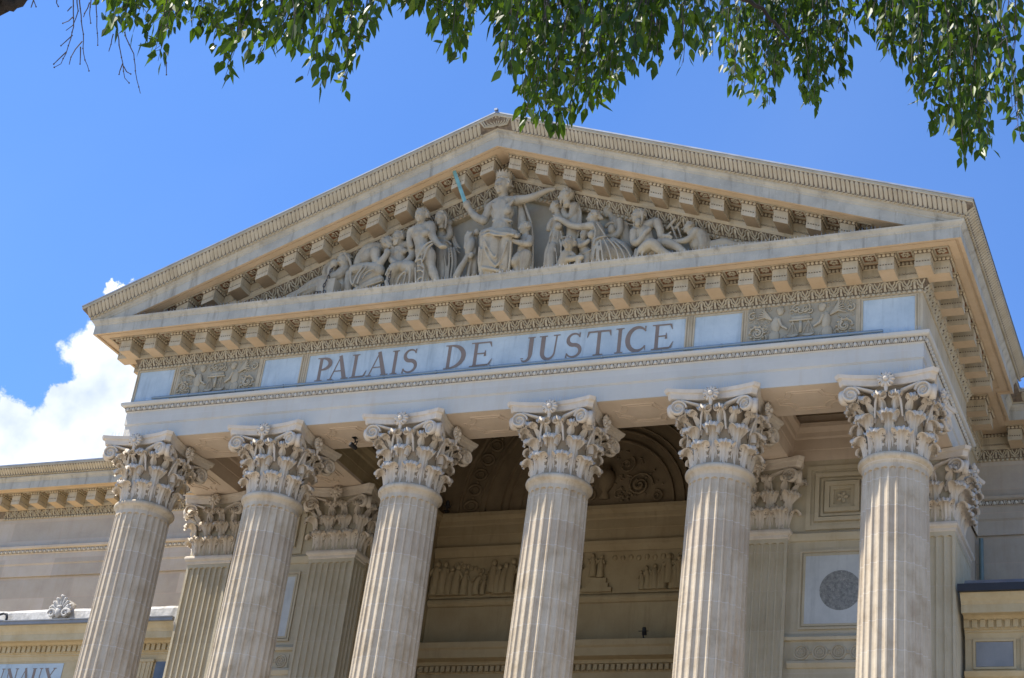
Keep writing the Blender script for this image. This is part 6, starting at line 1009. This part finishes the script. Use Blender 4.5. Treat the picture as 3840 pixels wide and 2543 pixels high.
# group strands into leafy sprays, one part each
sprays=[(-99,9.3),(9.3,10.1),(10.1,10.95),(10.95,11.9),(11.9,12.6),(12.6,13.2),(13.2,99)]
for a,b_ in sprays:
    gl=G(); gt=G()
    for x,y,z,l in STR:
        cl_=sin(x*5.1+1.3)+sin(x*11.7+z*3)+.6*sin(x*23+y*7)
        if a<=x<b_ and not (cl_<-.75 and l<1.0): strand(gl,gt,(x-6.2,y+27.2,z),l+rt.uniform(.05,.35))
    # crown above the frame: extra unseen strands added to shade the hanging sprays
    xs=[q for q in STR if a<=q[0]<b_]
    for i in range(int(len(xs)*.9)):
        q=rt.choice(xs); k_=rt.uniform(.2,1.9); strand(gl,gt,(q[0]-6.2+rt.uniform(-.4,.4)-k_*.45,q[1]+27.2+rt.uniform(-.6,.6)-k_*.15,q[2]+q[3]+k_),rt.uniform(.4,.8),20,.15)
    mk('leaf_spray',gl,M['leaf'],tree); mk('twigs',gt,M['twig'],tree)
gl=G(); gt=G()     # the rest of the crown, beside and behind the viewer
for i in range(430):
    a_=rt.uniform(0,6.28); r_=rt.random()**.5; zz=rt.random(); strand(gl,gt,(-1.0+3.0*r_*cos(a_)*(1.1-.4*zz),-.9+2.6*r_*sin(a_)*(1.1-.4*zz),7.9+4.2*zz-1.2*r_*r_),rt.uniform(.5,1.1),17,.16)
mk('leaf_spray',gl,M['leaf'],tree); mk('twigs',gt,M['twig'],tree)
for t in TW:
    g=G()
    P=[Vector(Wt(t[i*3:i*3+3])) for i in range(len(t)//3)]; Q=[]
    for p0,p1 in zip(P,P[1:]):
        k=max(1,int((p1-p0).length/.035))
        for i in range(k): Q.append(p0.lerp(p1,i/k)+Vector((rt.uniform(-.004,.004),rt.uniform(-.004,.004),0)))
    Q.append(P[-1]); n=len(Q); g.tube(Q,[.0042-.0022*i/n for i in range(n)],5)
    for i in range(2,n,2): g.ell(tuple(Q[i]),.0055,.0055,.006,5,4)
    mk('bare_twig',g,M['twig'],tree)
g=G()
def limb(P,R): 
    Q=[];RR=[]
    for i in range(len(P)-1):
        for k in range(5):
            t=k/5; Q.append(Vector(P[i]).lerp(Vector(P[i+1]),t)+Vector((rt.uniform(-.02,.02),rt.uniform(-.02,.02),rt.uniform(-.02,.02)))); RR.append(R[i]+(R[i+1]-R[i])*t)
    Q.append(Vector(P[-1])); RR.append(R[-1]); g.tube([Wt(q) for q in Q],RR,12)
limb([(6.2,-27.2,-.2),(6.2,-27.2,.3),(6.25,-27.15,2.5),(6.4,-27.0,4.8),(6.6,-26.7,6.2)],[.55,.42,.34,.31,.28]); mk('trunk',g,M['bark'],tree,True)
for P,R in [([(6.6,-26.7,6.1),(7.3,-25.6,7.4),(8.05,-24.45,8.30),(8.30,-24.22,8.50),(8.6,-24.2,9.1),(9.1,-24.1,9.8)],[.26,.2,.15,.12,.08,.03]),
            ([(6.6,-26.7,6.1),(7.6,-26.0,8.2),(9.4,-25.0,9.6),(11.2,-23.9,10.2),(12.6,-22.6,10.5),(13.8,-21.9,10.6),(15,-21.5,10.5)],[.26,.2,.16,.12,.09,.06,.02]),
            ([(6.6,-26.7,6.1),(6.0,-27.6,8.4),(5.2,-28.4,10.0)],[.24,.15,.05]),([(9.4,-25.0,9.6),(10.2,-24.1,9.9),(11.0,-23.2,9.9)],[.10,.07,.02]),([(8.3,-25.6,8.85),(8.9,-24.6,9.3),(9.7,-23.8,9.5)],[.10,.06,.02]),([(7.3,-25.6,7.4),(7.85,-24.75,7.83),(8.14,-24.3,8.06),(8.27,-24.08,8.17),(8.37,-24.03,8.235),(8.45,-24.0,8.33)],[.13,.10,.075,.060,.04,.01]),
            ([(12.0,-23.1,10.3),(12.25,-22.2,9.7),(12.42,-21.61,9.37),(12.58,-21.49,9.27),(12.75,-21.4,9.05)],[.05,.035,.02,.014,.008]),([(12.8,-22.4,10.5),(13.5,-21.7,9.9),(13.85,-21.35,9.3)],[.05,.03,.012])]:
    g=G(); limb(P,R); mk('branch',g,M['bark'],tree,True)
# ------------------------------------------------------------------ ground
g=G(); g.poly([(-400,-400,0),(400,-400,0),(400,400,0),(-400,400,0)]); tag(mk('ground',g,M['paving']),'pale paved square','ground',None,'structure')
# ------------------------------------------------------------------ sky, sun, camera
SUN_EL=radians(62); AZF=radians(22.4)   # sun to the left, a little in front of the facade plane
sd=Vector((-cos(SUN_EL)*cos(AZF),-cos(SUN_EL)*sin(AZF),sin(SUN_EL)))
w=bpy.data.worlds.new('World'); bpy.context.scene.world=w; w.use_nodes=True; nt=w.node_tree; N=nt.nodes; L=nt.links; bg=N['Background']
sky=N.new('ShaderNodeTexSky'); sky.sky_type='NISHITA'; sky.sun_disc=False; sky.sun_elevation=SUN_EL; sky.sun_rotation=atan2(sd.x,sd.y); sky.air_density=1.0; sky.dust_density=.4; sky.ozone_density=2.0
hs=N.new('ShaderNodeHueSaturation'); hs.inputs['Saturation'].default_value=1.0; tint=N.new('ShaderNodeMix'); tint.data_type='RGBA'; tint.blend_type='MULTIPLY'; tint.inputs[0].default_value=1; tint.inputs[7].default_value=(.68,1.03,1.52,1); L.new(sky.outputs[0],tint.inputs[6]); L.new(tint.outputs[2],hs.inputs['Color']); nh=N.new('ShaderNodeTexNoise'); nh.inputs['Scale'].default_value=2.2; nh.inputs['Detail'].default_value=5; nh.inputs['Distortion'].default_value=.6
tc=N.new('ShaderNodeTexCoord')
nz=N.new('ShaderNodeTexNoise'); nz.inputs['Scale'].default_value=38; nz.inputs['Detail'].default_value=9; nz.inputs['Roughness'].default_value=.62; L.new(tc.outputs['Generated'],nz.inputs[0])
sub=N.new('ShaderNodeVectorMath'); sub.operation='SUBTRACT'; sub.inputs[1].default_value=(.5,.5,.5); L.new(nz.outputs['Color'],sub.inputs[0])
sc=N.new('ShaderNodeVectorMath'); sc.operation='SCALE'; sc.inputs['Scale'].default_value=.045; L.new(sub.outputs[0],sc.inputs[0])
ad=N.new('ShaderNodeVectorMath'); ad.operation='ADD'; L.new(tc.outputs['Generated'],ad.inputs[0]); L.new(sc.outputs[0],ad.inputs[1])
prev=None
for (d,rad) in [((-0.5980,0.6853,0.4156),0.0300),((-0.6033,0.6934,0.3940),0.0339),((-0.6208,0.6790,0.3918),0.0180),((-0.6129,0.6962,0.3737),0.0399),((-0.6341,0.6831,0.3623),0.0220),((-0.6484,0.6645,0.3715),0.0200),((-0.6511,0.6718,0.3532),0.0280),((-0.6446,0.6785,0.3525),0.0240),((-0.5929,0.6661,0.4526),0.0090),((-0.6231,0.6965,0.3559),0.0399),((-0.6668,0.6538,0.3577),0.0300)]:
    dt=N.new('ShaderNodeVectorMath'); dt.operation='DISTANCE'; dt.inputs[1].default_value=d; L.new(ad.outputs[0],dt.inputs[0])
    mr=N.new('ShaderNodeMapRange'); mr.interpolation_type='SMOOTHSTEP'; mr.inputs[1].default_value=rad; mr.inputs[2].default_value=rad*.78; L.new(dt.outputs['Value'],mr.inputs[0])
    if prev is None: prev=mr.outputs[0]
    else:
        mxn=N.new('ShaderNodeMath'); mxn.operation='MAXIMUM'; L.new(prev,mxn.inputs[0]); L.new(mr.outputs[0],mxn.inputs[1]); prev=mxn.outputs[0]
n2=N.new('ShaderNodeTexNoise'); n2.inputs['Scale'].default_value=26; n2.inputs['Detail'].default_value=6; L.new(tc.outputs['Generated'],n2.inputs[0])
cr=N.new('ShaderNodeValToRGB'); cr.color_ramp.elements[0].position=.35; cr.color_ramp.elements[0].color=(4.6,5.3,6.4,1); cr.color_ramp.elements[1].position=.6; cr.color_ramp.elements[1].color=(7.6,7.9,8.3,1); L.new(n2.outputs[0],cr.inputs[0])
L.new(tc.outputs['Generated'],nh.inputs[0]); hr=N.new('ShaderNodeMapRange'); hr.inputs[1].default_value=.42; hr.inputs[2].default_value=.75; hr.inputs[4].default_value=.07; L.new(nh.outputs[0],hr.inputs[0]); hz=N.new('ShaderNodeMix'); hz.data_type='RGBA'; L.new(hr.outputs[0],hz.inputs[0]); L.new(hs.outputs[0],hz.inputs[6]); hz.inputs[7].default_value=(4.2,5.4,7.4,1)
mc=N.new('ShaderNodeMix'); mc.data_type='RGBA'; L.new(prev,mc.inputs[0]); L.new(hz.outputs[2],mc.inputs[6]); L.new(cr.outputs[0],mc.inputs[7]); L.new(mc.outputs[2],bg.inputs[0])
bg.inputs[1].default_value=.078
sl=bpy.data.lights.new('sun','SUN'); sl.energy=5.0; sl.angle=radians(.53); sl.color=(1,.94,.84)
so=bpy.data.objects.new('sun',sl); COL.objects.link(so); so.rotation_euler=sd.to_track_quat('Z','Y').to_euler(); so.location=sd*60
cam=bpy.data.cameras.new('camera'); co=bpy.data.objects.new('camera',cam); COL.objects.link(co)
cam.sensor_width=36; cam.lens=6259.894*36/3840; cam.clip_end=2000; cam.clip_start=.1
rx,ro,rz=radians(117.95162839),radians(7.56647668),radians(26.6232163)
Rm=Matrix.Rotation(rz,4,'Z')@Matrix.Rotation(rx,4,'X')@Matrix.Rotation(ro,4,'Z')
co.matrix_world=Matrix.Translation((15.38205,-30.28291,1.60248))@Rm
bpy.context.scene.camera=co
sc_=bpy.context.scene; sc_.view_settings.view_transform='Standard'; sc_.view_settings.look='None'; sc_.view_settings.exposure=1.04; sc_.view_settings.gamma=1
sc_.cycles.max_bounces=7; sc_.cycles.diffuse_bounces=5
for o in list(bpy.data.objects):
    if 'used' in o: del o['used']
for me in list(bpy.data.meshes):
    if me.users==0: bpy.data.meshes.remove(me)
